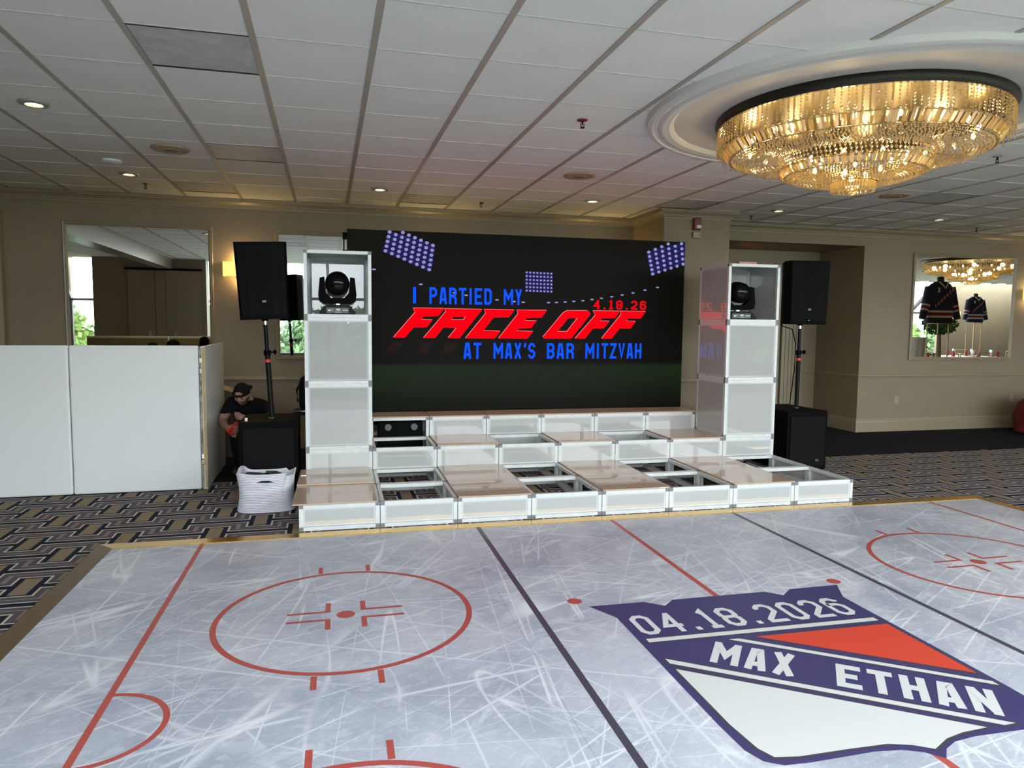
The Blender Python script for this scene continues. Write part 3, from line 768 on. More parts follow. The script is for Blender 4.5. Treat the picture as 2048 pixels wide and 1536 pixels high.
# ---- equipment behind the missing panel
t = thing('road_case', 'black road case with metal corners inside the stage', 'case', sw(.93, 3*DP+.07, .001), (0,0,TH))
obj('case_body', MB().bevbox(-.23,.23,0,.24,.03,.555,.01), M_black, t)
for x in (-.13,.14):
    obj('latch', MB().lathe([(.001,0),(.035,0),(.035,-.008),(.001,-.008)], 16, (x,-.002,.50), ax='y'), mat('dull_steel',(.10,.10,.10),.5,.6), t)
    obj('case_foot', MB().bevbox(x-.03,x+.03,.05,.2,0,.03,.004), M_black, t)
pts = [sw(4.60+.15*math.cos(a)+.003*a, 1.56+.09*math.sin(a*1.07), .04+.004*(i % 3)+.03*math.sin(a*.7)) for i, a in enumerate([k*.5 for k in range(34)])]
obj('cable_coil', MB().tube(pts, .006, 6), M_black, None, True, label='loose black cable coiled on the carpet under the right light tower', cat='cable')

# ================================================================== VIDEO SCREEN
SX0, SX1, SZ0, SZ1 = .403, 4.422, .545, 2.604
scr = thing('video_screen', 'large dark video wall reading FACE OFF at the back of the stage', 'screen', sw(0, 2.56, 0), (0,0,TH))
M_scr, nt, b = new_mat('lit_video_image')
v = coords(nt); sp = nt.nodes.new('ShaderNodeSeparateXYZ'); nt.links.new(v, sp.inputs[0])
x, z = X(nt, sp.outputs[0]), X(nt, sp.outputs[2])
gr = (z*-1+1.145).sm(0, .05)*((z-.62).sm(0, .44)*.85+.15); nz = noise_n(nt, mapping(nt, v, (0,0,0), (1,1,4)), 9, 4).sm(.3,.75)
side = ((x-2.75).abs()*-1+1.9).sm(0, 1.6)
c = mixc(nt, gr, (.003,.0022,.001), (.012,.030,.008)); c2 = mixc(nt, nz*.6, c, (.006,.010,.005))
c3 = mixc(nt, gr*side, c, c2)
b.inputs['Base Color'].default_value = (.0012,.001,.0008,1); b.inputs['Roughness'].default_value = .6; b.inputs['Specular IOR Level'].default_value = .12
nt.links.new(c3, b.inputs['Emission Color']); b.inputs['Emission Strength'].default_value = .55
NP = 8
for i in range(NP):
    for j in range(4):
        a, bb = SX0+(SX1-SX0)*i/NP, SX0+(SX1-SX0)*(i+1)/NP; z0, z1 = SZ0+.05+(SZ1-SZ0-.05)*j/4, SZ0+.05+(SZ1-SZ0-.05)*(j+1)/4
        obj('led_panel', MB().box(a, bb, 0, .05, z0, z1), M_scr, scr)
obj('support_rail', MB().box(SX0, SX1, .006, .09, SZ0-.1, SZ0+.05), M_black, scr)
for xx in (SX0+.2, (SX0+SX1)/2, SX1-.2): obj('floor_leg', MB().box(xx-.05, xx+.05, .01, .40, 0, .06).box(xx-.03, xx+.03, .02, .08, .06, SZ0-.1), M_black, scr)
for i in range(5):
    xx = SX0+.1+(SX1-SX0-.2)*i/4
    obj('rear_brace', MB().tube([(xx,.07,SZ0+.03),(xx,.07,SZ1-.05)], .02), M_blacks, scr)
obj('side_cable', MB().tube([(SX0-.03,.04,SZ1-.03),(SX0-.035,.05,2.2),(SX0-.02,.06,1.6)], .008, 6).box(SX0-.045,SX0,.01,.06,SZ1-.11,SZ1-.04), M_black, scr)
LS, LU, LV = 1.037, -.0117, -.0588           # layout units to metres on the screen face
def sp_(u, v): return (LS*u+LU, -.0015, LS*v+LV)
def sp2(u, v): return (LS*u+LU, -.0028, LS*v+LV)
E_red = emis('video_red', (1,.0,.003), 2.4); E_blue = emis('video_blue', (.005,.08,1.0), 1.3)
E_navy = emis('video_navy', (.016,.016,.085), 1); E_dot = emis('video_lamp', (.30,.28,.62), 1); E_ghost = mat('video_dim_red', (.0012,.001,.0008), .6, spec=.12, emit=(.011,.0032,.0024), es=1)
E_edge = emis('video_pink_edge', (1,.30,.28), 1)
F=[(1.09,1.751),(1.428,1.751),(1.366,1.668),(1.201,1.66),(1.18,1.628),(1.302,1.625),(1.238,1.544),(1.097,1.541),(1.0,1.429),(.88,1.431),(1.113,1.704)]
A=[(1.435,1.748),(1.853,1.746),(1.598,1.427),(1.474,1.429),(1.565,1.541),(1.42,1.543),(1.329,1.428),(1.204,1.428),(1.445,1.714)]
Ah=[(1.532,1.662),(1.668,1.663),(1.641,1.631),(1.506,1.629)]
Cg=[(1.875,1.747),(2.22,1.746),(2.154,1.664),(1.981,1.66),(1.866,1.512),(2.06,1.508),(1.994,1.426),(1.666,1.427),(1.892,1.704)]
Eg=[(2.248,1.744),(2.596,1.748),(2.533,1.665),(2.363,1.661),(2.337,1.629),(2.478,1.628),(2.412,1.546),(2.273,1.542),(2.245,1.512),(2.436,1.508),(2.371,1.427),(2.038,1.427),(2.26,1.703)]
Og=[(2.834,1.747),(3.08,1.75),(3.113,1.724),(3.111,1.703),(2.888,1.43),(2.572,1.429),(2.556,1.449),(2.785,1.719)]
Oh=[(2.851,1.663),(2.96,1.665),(2.838,1.511),(2.724,1.51)]
F1=[(3.146,1.75),(3.478,1.75),(3.415,1.67),(3.247,1.665),(3.235,1.636),(3.351,1.632),(3.278,1.55),(3.15,1.547),(3.055,1.431),(2.935,1.431),(3.175,1.698)]
F2=[(3.485,1.75),(3.799,1.752),(3.732,1.668),(3.579,1.667),(3.551,1.637),(3.676,1.633),(3.61,1.553),(3.474,1.55),(3.379,1.433),(3.256,1.432),(3.49,1.713)]
for loops in ([F],[A,Ah],[Cg],[Eg],[Og,Oh],[F1],[F2]):
    obj('title_letter', MB().flat(loops, sp2), E_red, scr)
    mb = MB().flat([[(q[0]-.004, q[1]+.004) for q in l] for l in loops[:1]], sp_) if len(loops) == 1 else MB().flat([[(q[0]-.004, q[1]+.004) for q in l] for l in loops], sp_)
    obj('title_letter_edge', mb, E_edge, scr)
for poly in (F, A, F1):                                   # faint mirror image of the title on the pitch
    q = [(x-.02, 1.40-(y-1.43)*.9) for x, y in poly if y < 1.56]
    if len(q) > 2:
        lo, hi = min(q), max(q)
        for x0 in ([.86] if poly is F else ([1.19,1.46] if poly is A else [2.92])):
            obj('title_reflection', MB().add([sp_(x0,1.38),sp_(x0+.13,1.38),sp_(x0+.06,1.27),sp_(x0-.07,1.27)], [(0,1,2,3)]), E_ghost, scr)
for txt, x0, x1, z0, z1 in (('I',1.091,1.122,1.799,1.976),('PARTIED',1.268,1.958,1.798,1.977),('MY',2.095,2.304,1.80,1.974),('AT',1.644,1.844,1.198,1.378),
                            ("MAX'S",1.983,2.465,1.20,1.377),('BAR',2.602,2.923,1.20,1.377),('MITZVAH',3.063,3.754,1.20,1.378)):
    obj('lettering', word(MB(), txt, sp2, x0, x1, z0, z1, .16 if txt != 'I' else .3, gap=.16), E_blue, scr)
obj('lettering', word(MB(), '4.18.26', sp2, 3.152, 3.798, 1.77, 1.87, .135, gap=.25), E_red, scr)
def lamps(TLq, TRq, BRq, BLq, nx, ny, r, zmax=9, xmax=9):
    mb = MB(); mq = MB()
    L4 = [Vector(q) for q in (TLq, TRq, BRq, BLq)]
    def bi(s, t): return (L4[0]*(1-s)+L4[1]*s)*(1-t)+(L4[3]*(1-s)+L4[2]*s)*t
    e = .06
    poly = [bi(-e,-e), bi(1+e,-e), bi(1+e,1+e), bi(-e,1+e)]
    poly = [(min(q.x, xmax), min(q.y, zmax)) for q in poly]
    mq.flat([poly], sp_)
    for i in range(nx):
        for j in range(ny):
            q = bi(i/(nx-1), j/(ny-1))
            if q.y+r*.6 > zmax or q.x+r*.6 > xmax: continue
            mb.add([sp2(q.x+r*math.cos(2*PI*k/10), q.y+r*.85*math.sin(2*PI*k/10)) for k in range(10)], [tuple(range(10))])
    obj('floodlight_image', mq, E_navy, scr); obj('floodlight_dots', mb, E_dot, scr, kind='stuff')
lamps((.855,2.60),(1.305,2.425),(1.265,2.165),(.800,2.350), 8, 6, .021, (SZ1-LV)/LS)
lamps((2.355,2.165),(2.642,2.158),(2.645,1.957),(2.357,1.962), 8, 6, .013, (SZ1-LV)/LS)
lamps((3.816,2.436),(4.30,2.640),(4.33,2.335),(3.873,2.186), 7, 6, .021, (SZ1-LV)/LS, (SX1-LU)/LS)
mb = MB()
for q in [(2.319,1.832),(2.614,1.833),(2.708,1.836),(2.81,1.843),(2.913,1.852),(3.022,1.862),(3.132,1.877),(3.246,1.894),(3.37,1.913),(3.499,1.936),(3.633,1.962),(3.781,1.997),(3.938,2.032),(.678,2.152),(1.175,2.006),(1.542,1.922),(1.672,1.898),(2.018,1.853),(2.213,1.838)]:
    mb.add([sp_(q[0]+.022*math.cos(2*PI*k/8), q[1]+.009*math.sin(2*PI*k/8)) for k in range(8)], [tuple(range(8))])
obj('stand_lights_image', mb, E_dot, scr, kind='stuff')
# ================================================================== PA SYSTEM
M_grille, nt, b = new_mat('black_perforated_steel')
v = coords(nt); vo = nt.nodes.new('ShaderNodeTexVoronoi'); vo.inputs['Scale'].default_value = 110; vo.inputs['Randomness'].default_value = 0
nt.links.new(mapping(nt, v, (0,.785,0), (1,1,1)), vo.inputs['Vector'])
hole = X(nt, vo.outputs['Distance']).lt(.33); c = mixc(nt, hole, (.0065,.0065,.007), (.0012,.0012,.0012)); nt.links.new(c, b.inputs['Base Color'])
b.inputs['Roughness'].default_value = .6; b.inputs['Specular IOR Level'].default_value = .05
def loudspeaker(loc, rot, label, led=True):
    t = thing('loudspeaker', label, 'loudspeaker', loc, rot, 'pole mounted loudspeakers')
    w, d, h = .225, .36, .69
    plan = [(-w,-.17),(-w+.02,-.19),(w-.02,-.19),(w,-.17),(w,-.02),(w*.72,d-.19),(-w*.72,d-.19),(-w,-.02)]
    obj('cabinet', MB().prism(plan, lambda u, v, q: (u*(1-.06*(1-q/h)), v, q), 0, h), M_black, t)
    g = MB(); n = 8; vv = []
    for k in range(n+1):
        a = -1+2*k/n; vv += [(a*(w-.022)*.95, -.192-.018*(1-a*a), .035), (a*(w-.018), -.192-.018*(1-a*a), h-.02)]
    g.add(vv, [(2*k, 2*k+2, 2*k+3, 2*k+1) for k in range(n)])
    obj('grille', g, M_grille, t, True)
    obj('badge', MB().bevbox(-.018,.018,-.216,-.208,.15,.172,.002), mat('dark_badge',(.05,.05,.055),.3), t)
    if led: obj('status_led', MB().box(-.004,.004,-.213,-.205,.04,.046), emis('blue_led', (.2,.4,1), 2), t)
    obj('pole_cup', MB().lathe([(.03,-.015),(.03,0)], 16, (0,0,0), cap=True), M_black, t)
    return t
def pole(loc, rot, hgt, label):
    t = thing('speaker_pole', label, 'speaker pole', loc, rot, 'speaker poles')
    obj('lower_tube', MB().tube([(0,0,0),(0,0,hgt*.66)], .024, 16), M_blacks, t, True)
    obj('upper_tube', MB().tube([(0,0,hgt*.66),(0,0,hgt-.03)], .018, 16), M_blacks, t, True)
    obj('top_sleeve', MB().tube([(0,0,hgt-.05),(0,0,hgt)], .0185, 16), M_chrome, t, True)
    obj('collar', MB().tube([(0,0,hgt*.66-.02),(0,0,hgt*.66+.03)], .032, 16), M_black, t, True)
    kn = obj('clamp_knob', MB().tube([(.02,0,hgt*.67),(.075,0,hgt*.67)], .008).lathe([(.001,.055),(.022,.06),(.024,.075),(.001,.085)], 10, (0,0,hgt*.67), ax='x'), M_black, t)
    obj('sticker', MB().lathe([(.0248,hgt*.57),(.0248,hgt*.60)], 16), M_orange, t)
    obj('base_ring', MB().lathe([(.024,.0),(.03,.002),(.03,.006),(.024,.012)], 16), M_chrome, t, True)
    return t
def subwoofer(loc, rz, w, d, h, label):
    t = thing('subwoofer', label, 'subwoofer', loc, (0,0,rz), 'floor subwoofers')
    obj('cabinet', MB().bevbox(0,w,0,d,.012,h,.014), M_black, t)
    obj('grille', MB().bevbox(.03,w-.03,-.014,.004,.05,h-.05,.012), M_grille, t)
    for x, y in ((.05,.05),(w-.05,.05),(.05,d-.05),(w-.05,d-.05)): obj('foot', MB().lathe([(.025,0),(.025,.014)], 12, (x,y,0), cap=True), M_black, t)
    obj('badge', MB().bevbox(w*.70,w*.70+.04,-.018,-.012,.11,.135,.002), mat('dark_badge2',(.07,.07,.075),.3), t)
    for z in (.2, h-.2): obj('side_bolt', MB().lathe([(.001,-.004),(.008,-.003),(.008,.002)], 10, (.012,.03,z), ax='y'), M_chrome, t)
    return t
subwoofer((-.556, 1.195, 0), -.0, .512, .66, .683, 'black subwoofer on the floor beside the white rope basket')
subwoofer((5.076, 1.197, 0), 0, .507, .72, .667, 'black subwoofer on the floor right of the stage')
lean = (.0, -.052, 0)
pole((-.285, 1.46, .684), (0,-.05,0), .925, 'leaning black speaker pole standing on the left subwoofer')
loudspeaker((-.285+math.sin(-.05)*.925, 1.46, .684+.925*math.cos(.05)), (0,-.05,.10), 'black loudspeaker leaning on the pole left of the stage', False)
pole((5.378, 1.475, .668), (0,.0,0), .95, 'upright black speaker pole standing on the right subwoofer')
loudspeaker((5.378, 1.475, .668+.95), (0,.012,-.20), 'black loudspeaker on the pole right of the stage')
obj('speaker_cable', MB().tube([(5.36,1.78,1.70),(5.31,1.72,1.60),(5.335,1.55,1.56),(5.345,1.49,1.40),(5.34,1.49,1.1),(5.335,1.52,.85),(5.34,1.55,.69)], .006, 6), M_black, None, True,
    label='thin black cable hanging down the right speaker pole', cat='cable')
obj('white_cap', MB().lathe([(.001,.03),(.012,.03),(.013,.027),(.013,0)], 14), M_white, None, True, loc=(-.497,1.30,.684), label='tiny white cap standing on the left subwoofer', cat='cap')

# ================================================================== WHITE BOOTH FACADE
bt = thing('dj_booth', 'white panelled booth front standing on the carpet at left', 'booth', (-.93, 1.60, 0))
for i in range(2):
    obj('front_panel', MB().bevbox(-1.083*(i+1)+.003, -1.083*i-.003, 0, .05, .006, 1.36, .018, seg=3), M_booth, bt)
    x0, x1 = -1.083*(i+1)+.02, -1.083*i-.02
    fr = MB()
    for q in ((x0,x1,1.24,1.33),(x0,x1,.03,.12),(x0,x0+.09,.12,1.24),(x1-.09,x1,.12,1.24)): fr.box(q[0],q[1],.05,.085,q[2],q[3])
    obj('back_frame', fr, mat('booth_tan_rail',(.30,.26,.16),.6), bt)
obj('side_panel', MB().bevbox(.008, .050, .012, 1.24, .006, 1.352, .004), M_booth, bt)
obj('worn_edge', MB().bevbox(.002, .020, -.008, .012, .02, 1.34, .003), M_worn, bt)
obj('worn_edge', MB().bevbox(.03, .048, .0, .012, .02, 1.345, .003), M_wood, bt)
for z in (.24, .30, 1.10, 1.20): obj('hinge', MB().bevbox(.004,.03,-.012,-.006,z,z+.045,.002), M_chrome, bt)
# table and two domed fixtures behind it
t = thing('equipment_table', 'plain table hidden behind the white booth', 'table', (-1.48, 2.25, 0))
obj('table_top', MB().bevbox(-.42,.42,-.3,.3,1.02,1.05,.005), M_blacks, t)
for x in (-.38,.38):
    for y in (-.26,.26): obj('leg', MB().tube([(x,y,0),(x,y,1.02)], .02), M_blacks, t)
for x, h, lb in ((-1.446,.32,'lower left black dome peeking over the white booth'), (-1.258,.352,'taller right black dome peeking over the white booth')):
    t = thing('domed_light', lb, 'stage light', (x, 2.2, 1.051), group='black domes behind the booth')
    obj('base', MB().lathe([(.09,0),(.09,.05),(.06,.07)], 20, cap=True), M_black, t, True)
    obj('dome', MB().lathe([(.05,.06),(.064,.12),(.066,h-.06),(.055,h-.025),(.03,h-.006),(.001,h)], 24), M_black, t, True)
# things leaning behind the booth and tower
t = thing('leaning_panel', 'tan-edged dark panel leaning on the wall behind the crouching man', 'panel', (-1.34, 3.30, 0), (-.12,0,0))
obj('face', MB().prism([(0,.0),(.58,0),(.58,.72),(0,.93)], lambda u, v, w: (u, w, v), 0, .03), mat('dark_brown_panel',(.06,.04,.02),.6), t)
obj('top_edge', MB().prism([(0,.93),(.58,.72),(.58,.775),(0,.985)], lambda u, v, w: (u, w, v), -.01, .05), M_wood, t)
t = thing('gear_bag', 'black gear bag on a chromed trolley by the wall behind the left tower', 'bag', (.06, 2.85, 0))
obj('bag_body', MB().bevbox(-.15,.22,-.10,.12,.60,.95,.06,seg=3), M_cloth, t, True)
obj('bag_top', MB().sphere((-.04,0,.93), .09, 14, 10, 0, (1.1,1,.7)), M_cloth, t, True)
obj('strap', MB().tube([(-.12,-.1,.93),(-.17,-.11,.83),(-.16,-.11,.70)], .012), M_cloth, t)
obj('tray', MB().bevbox(-.20,.22,-.12,.14,.55,.60,.01), M_blacks, t)
obj('rim', MB().bevbox(-.215,.22,-.13,-.118,.585,.603,.003).bevbox(-.215,-.203,-.13,.14,.585,.603,.003), M_chrome, t)
for x in (-.17,.19):
    for y in (-.1,.12): obj('leg', MB().tube([(x,y,0),(x,y,.56)], .012), M_chrome, t)

# ================================================================== ROPE BASKET
M_rope, nt, b = new_mat('white_cotton_rope'); b.inputs['Base Color'].default_value = (.70,.70,.77,1); b.inputs['Roughness'].default_value = .85
bk = thing('rope_basket', 'white coiled rope basket on the carpet in front of the left subwoofer', 'basket', (-.285, .80, 0))
def bring(z):
    """plan outline of the soft-sided basket at height z"""
    out = []; n = 48; f = z/.32
    for k in range(n):
        a = 2*PI*k/n; c, s = math.cos(a), math.sin(a)
        e = .62-.22*f                                           # squarer towards the rim
        x = math.copysign(abs(c)**e, c)*(.235-.012*f-.02*math.sin(f*PI)); y = math.copysign(abs(s)**e, s)*(.185+.005*f)
        dz = (.030*math.cos(2*a)*f*f if s > 0 else .012*abs(math.sin(a*2))*f*f)+(-.03*f*f if c > .5 else 0)
        out.append((x+.015*f*math.sin(a*3), y, z+dz))
    return out
nl = 24
for layer in range(1):
    mb = MB()
    for i in range(nl):
        z = .008+i*(.318-.008)/(nl-1); pts = bring(z); n = len(pts)
        v = []; r = .0064
        for k, q in enumerate(pts):
            rad = Vector((q[0], q[1], 0)).normalized()
            for j in range(6):
                a = 2*PI*j/6; v.append(tuple(Vector(q)+rad*r*math.cos(a)+Vector((0,0,r*math.sin(a)))))
        f = [(k*6+j, k*6+(j+1)%6, ((k+1)%n)*6+(j+1)%6, ((k+1)%n)*6+j) for k in range(n) for j in range(6)]
        mb.add(v, f)
    obj('coiled_side', mb, M_rope, bk, True)
mb = MB(); b0 = bring(.006); mb.add(b0, [tuple(range(len(b0)))])
obj('bottom', mb, M_rope, bk)
mb = MB()
for y, sgn in ((-.198, -1), (.16, 1)):
    mb.add([(-.075,y,.262),(-.03,y-.002*sgn,.272),(.03,y-.002*sgn,.272),(.075,y,.258),(.0,y,.256)], [(0,1,2,3,4)] if sgn < 0 else [(4,3,2,1,0)])
obj('handle_slot', mb, M_cloth, bk)
mb = MB()
for k in range(9):
    mb.cbox((random.uniform(-.12,.12), random.uniform(-.08,.08), .20+.01*k), .20, .13, .012, k % 2, Matrix.Rotation(random.uniform(-.4,.4), 3, 'Y') @ Matrix.Rotation(random.uniform(0,3), 3, 'Z'))
obj('folded_cloths', mb, [mat('dark_olive_cloth',(.035,.032,.022),.9), mat('charcoal_cloth',(.02,.02,.02),.9)], None, loc=(-.285,.80,0), label='pile of dark folded cloths inside the white rope basket', cat='cloths', kind='stuff')
# ---- red bag at the far right
bg_ = thing('red_bag', 'red fabric sack standing on the dark carpet at the far right edge', 'bag', (10.86, 2.95, 0))
prof = [(.001,.0),(.40,.0),(.47,.06),(.47,.25),(.50,.38),(.47,.52),(.42,.72),(.28,.86),(.10,.90),(.06,.93),(.10,1.0)]
mb = MB().lathe(prof, 30)
mb.v = [(x*(1+.05*math.sin(5*math.atan2(y,x)+z*4)), y*.7*(1+.05*math.sin(6*math.atan2(y,x))), z*.66) for x, y, z in mb.v]
obj('sack', mb, M_red, bg_, True); obj('tie', MB().lathe([(.07,.59),(.075,.605),(.07,.62)], 16), M_black, bg_)

# ================================================================== CHANDELIERS
M_crys, nt, b = new_mat('warm_cut_crystal')
b.inputs['Base Color'].default_value = (.95,.80,.50,1); b.inputs['Roughness'].default_value = .08; b.inputs['Metallic'].default_value = .0
b.inputs['Specular IOR Level'].default_value = 1.0; b.inputs['Coat Weight'].default_value = .6
tl = nt.nodes.new('ShaderNodeBsdfTranslucent'); tl.inputs[0].default_value = (1,.80,.42,1)
gy = nt.nodes.new('ShaderNodeBsdfGlossy'); gy.inputs['Roughness'].default_value = .06; gy.inputs[0].default_value = (1,.92,.75,1)
gs = nt.nodes.new('ShaderNodeBsdfGlass'); gs.inputs['IOR'].default_value = 1.55; gs.inputs['Roughness'].default_value = 0; gs.inputs[0].default_value = (1,.95,.82,1)
m1 = nt.nodes.new('ShaderNodeMixShader'); m1.inputs[0].default_value = .30; link(nt, tl.outputs[0], m1.inputs[1]); link(nt, gy.outputs[0], m1.inputs[2])
m2 = nt.nodes.new('ShaderNodeMixShader'); m2.inputs[0].default_value = .52; link(nt, m1.outputs[0], m2.inputs[1]); link(nt, gs.outputs[0], m2.inputs[2])
link(nt, m2.outputs[0], nt.nodes['Material Output'].inputs[0])
M_bulb = emis('chandelier_bulb', (1,.76,.36), 26)
M_plate = mat('dark_brass_plate', (.16,.11,.045), .35, .9)
CB = 2.505
def net(mb, r0, z0, r1, z1, rows, sp, bead, bow=0.0, rnd=random.Random(5)):
    """beads on a surface of revolution from (r0,z0) to (r1,z1)"""
    for i in range(rows):
        u = i/(rows-1) if rows > 1 else 0; r = r0+(r1-r0)*u; z = z0+(z1-z0)*u-bow*math.sin(u*PI)
        n = max(5, int(2*PI*r/sp)); off = (i % 2)*.5
        for k in range(n):
            a = 2*PI*(k+off)/n+rnd.uniform(-.01,.01)
            mb.octa((r*math.cos(a), r*math.sin(a), z+rnd.uniform(-.002,.002)), bead*rnd.uniform(.8,1.15), bead*1.15)
meshes = {}
def chandelier(cx, cy, label, fine=True):
    t = thing('chandelier', label, 'chandelier', (cx, cy, H), group='tiered crystal chandeliers')
    def part(name, build, m, smooth=False, **k):
        if name not in meshes or k.pop('fresh', False):
            mb = MB(); build(mb); mb.v = [(x, y, z-H) for x, y, z in mb.v]; meshes[name] = mb.mesh(name, m, smooth)
        return put(name, meshes[name], t, **k)
    part('bronze_band', lambda q: q.lathe([(.905,3.038),(.93,3.036),(.935,3.01),(.925,2.985),(.918,2.975),(.895,2.975),(.895,3.03)], 80), M_bronze, True)
    part('brass_plate', lambda q: q.lathe([(.001,3.02),(.89,3.02),(.89,3.03)], 60), M_plate)
    part('tier_frame', lambda q: [q.lathe([(r,z),(r+.008,z-.004),(r,z-.008),(r-.008,z-.004),(r,z)], 60) for r, z in ((.87,2.842),(.825,2.775),(.50,2.778),(.475,2.69),(.445,2.645),(.15,2.592))], M_gold)
    def top(q):
        rnd = random.Random(11)
        for r, N, z1 in ((.908,150,2.83),):
            for k in range(N):
                a = 2*PI*k/N; z = 2.970
                while z > z1:
                    h = rnd.uniform(.0075,.0105); q.octa((r*math.cos(a+rnd.uniform(-.003,.003)), r*math.sin(a), z), .0098, h); z -= h*2.2
    part('bead_curtain', top, M_crys, kind='stuff')
    def bars(q):
        rnd = random.Random(4)
        for k in range(110):
            a = 2*PI*k/110+rnd.uniform(-.01,.01); L = rnd.uniform(.05,.085); zt = rnd.choice((2.965,2.90,2.87)); r = .917
            if rnd.random() < .3: zt, L = 2.965, .14
            q.cbox((r*math.cos(a), r*math.sin(a), zt-L/2), .004, .010, L, 0, Matrix.Rotation(a, 3, 'Z'))
            q.octa((r*math.cos(a), r*math.sin(a), zt-L-.008), .006, .010)
    part('drop_pendants', bars, M_crys, kind='stuff')
    def prisms(q, n, r0, z0, r1, z1, w):
        for k in range(n):
            a = 2*PI*k/n; c = Vector(((r0+r1)/2*math.cos(a), (r0+r1)/2*math.sin(a), (z0+z1)/2)); sl = math.atan2(r0-r1, z0-z1)
            q.cbox(c, .007, w, math.hypot(r0-r1, z0-z1), 0, Matrix.Rotation(a, 3, 'Z') @ Matrix.Rotation(sl, 3, 'Y') @ Matrix.Rotation(.25 if k % 2 else -.25, 3, 'Z'))
    for n, r0, z0, r1, z1, w, nm in ((116,.882,2.842,.835,2.778,.030,'big'), (66,.492,2.692,.452,2.640,.028,'small')):
        if fine:
            key = 'prism_'+nm
            if key not in meshes: meshes[key] = MB().prism([(-.003,-w/2),(.009,0),(-.003,w/2),(-.007,0)], lambda u, v, q: (u, v, q), -math.hypot(r0-r1, z0-z1)/2, math.hypot(r0-r1, z0-z1)/2).mesh('crystal_prism', M_crys)
            sl = math.atan2(r0-r1, z0-z1)
            for k in range(n):
                a = 2*PI*k/n; R3 = Matrix.Rotation(a, 3, 'Z') @ Matrix.Rotation(sl, 3, 'Y') @ Matrix.Rotation((.3 if k % 2 else -.3)+random.uniform(-.15,.15), 3, 'Z')
                put('crystal_prism', meshes[key], t, ((r0+r1)/2*math.cos(a), (r0+r1)/2*math.sin(a), (z0+z1)/2-H), R3.to_euler())
        else: part('prism_ring_'+nm, lambda q: prisms(q, n, r0, z0, r1, z1, w), M_crys, kind='stuff')
    part('upper_bowl', lambda q: net(q, .832, 2.772, .52, 2.752, 15, .021, .0085, .022), M_crys, kind='stuff')
    part('middle_curtain', lambda q: net(q, .498, 2.772, .478, 2.697, 4, .030, .0115), M_crys, kind='stuff')
    part('lower_bowl', lambda q: net(q, .445, 2.638, .155, 2.598, 15, .019, .0080, .022), M_crys, kind='stuff')
    def fringe(q):
        for k in range(48):
            a = 2*PI*k/48; q.cbox((.145*math.cos(a), .145*math.sin(a), 2.565), .005, .013, .055, 0, Matrix.Rotation(a, 3, 'Z')); q.octa((.138*math.cos(a), .138*math.sin(a), 2.53), .008, .012)
        for k in range(26):
            a = 2*PI*k/26; q.octa((.09*math.cos(a), .09*math.sin(a), 2.527), .008, .012)
    part('bottom_fringe', fringe, M_crys, kind='stuff')
    part('finial_ball', lambda q: q.sphere((0,0,2.533), .032, 12, 8), M_crys)
    def loose(q):
        rnd = random.Random(8)
        for k in range(60):
            a = rnd.uniform(0, 2*PI); r = rnd.uniform(.55,.90); z = 2.755-.05*(.9-r)/.35-rnd.uniform(0,.05)+max(0, r-.8)*.4; q.octa((r*math.cos(a), r*math.sin(a), z), .004, .009)
    part('loose_drops', loose, M_crys, kind='stuff')
    if 'bulb' not in meshes: meshes['bulb'] = MB().sphere((0,0,0), .014, 10, 6, 0, (1,1,1.6)).mesh('candle_bulb', M_bulb)
    for n, r, z in ((18,.72,2.86),(9,.34,2.73),(3,.08,2.63)):
        for k in range(n):
            a = 2*PI*(k+.5)/n; put('candle_bulb', meshes['bulb'], t, (r*math.cos(a), r*math.sin(a), z-H))
    for n, r, z, e in ((8,.70,2.88,3.5),(5,.33,2.74,2.2),(1,0,2.64,2.2)):
        for k in range(n):
            a = 2*PI*k/n; l = bpy.data.lights.new('chandelier_lamp', 'POINT'); l.energy = e; l.color = (1,.74,.34); l.shadow_soft_size = .04
            put('lamp', l, t, (r*math.cos(a), r*math.sin(a), z-H))
    return t
CX, CY = 3.768, -1.238
chandelier(CX, CY, 'large tiered gold crystal chandelier hanging from the round ceiling medallion')
chandelier(13.45, .35, 'second tiered crystal chandelier seen only in the right-hand mirror', False)
md = thing('ceiling_medallion', 'round white plaster ceiling medallion around the near chandelier', 'medallion', (CX, CY, H))
obj('moulding', MB().lathe([(1.425,.006),(1.42,-.002),(1.415,-.03),(1.40,-.038),(1.375,-.038),(1.37,-.028),(1.335,-.026),(1.325,-.034),(1.30,-.040),(1.275,-.030),(1.26,-.032),(1.235,-.016),(1.225,-.006)], 120), M_plaster, md, True)
obj('disc', MB().lathe([(1.226,-.006),(.92,-.004),(.001,-.004)], 120), M_plaster2, md)
mb = MB()
for k in range(220):
    a = 2*PI*k/220; mb.octa((1.352*math.cos(a), 1.352*math.sin(a), -.028), .014, .008)
obj('bead_row', mb, M_plaster, md, kind='stuff')
obj('ceiling_medallion', MB().lathe([(1.42,.0),(1.40,-.038),(1.30,-.04),(1.23,-.006),(.9,-.004),(.001,-.004)], 60), M_plaster, None, True, loc=(13.45,.35,H),
    label='white ceiling medallion above the chandelier seen in the right-hand mirror', cat='medallion')

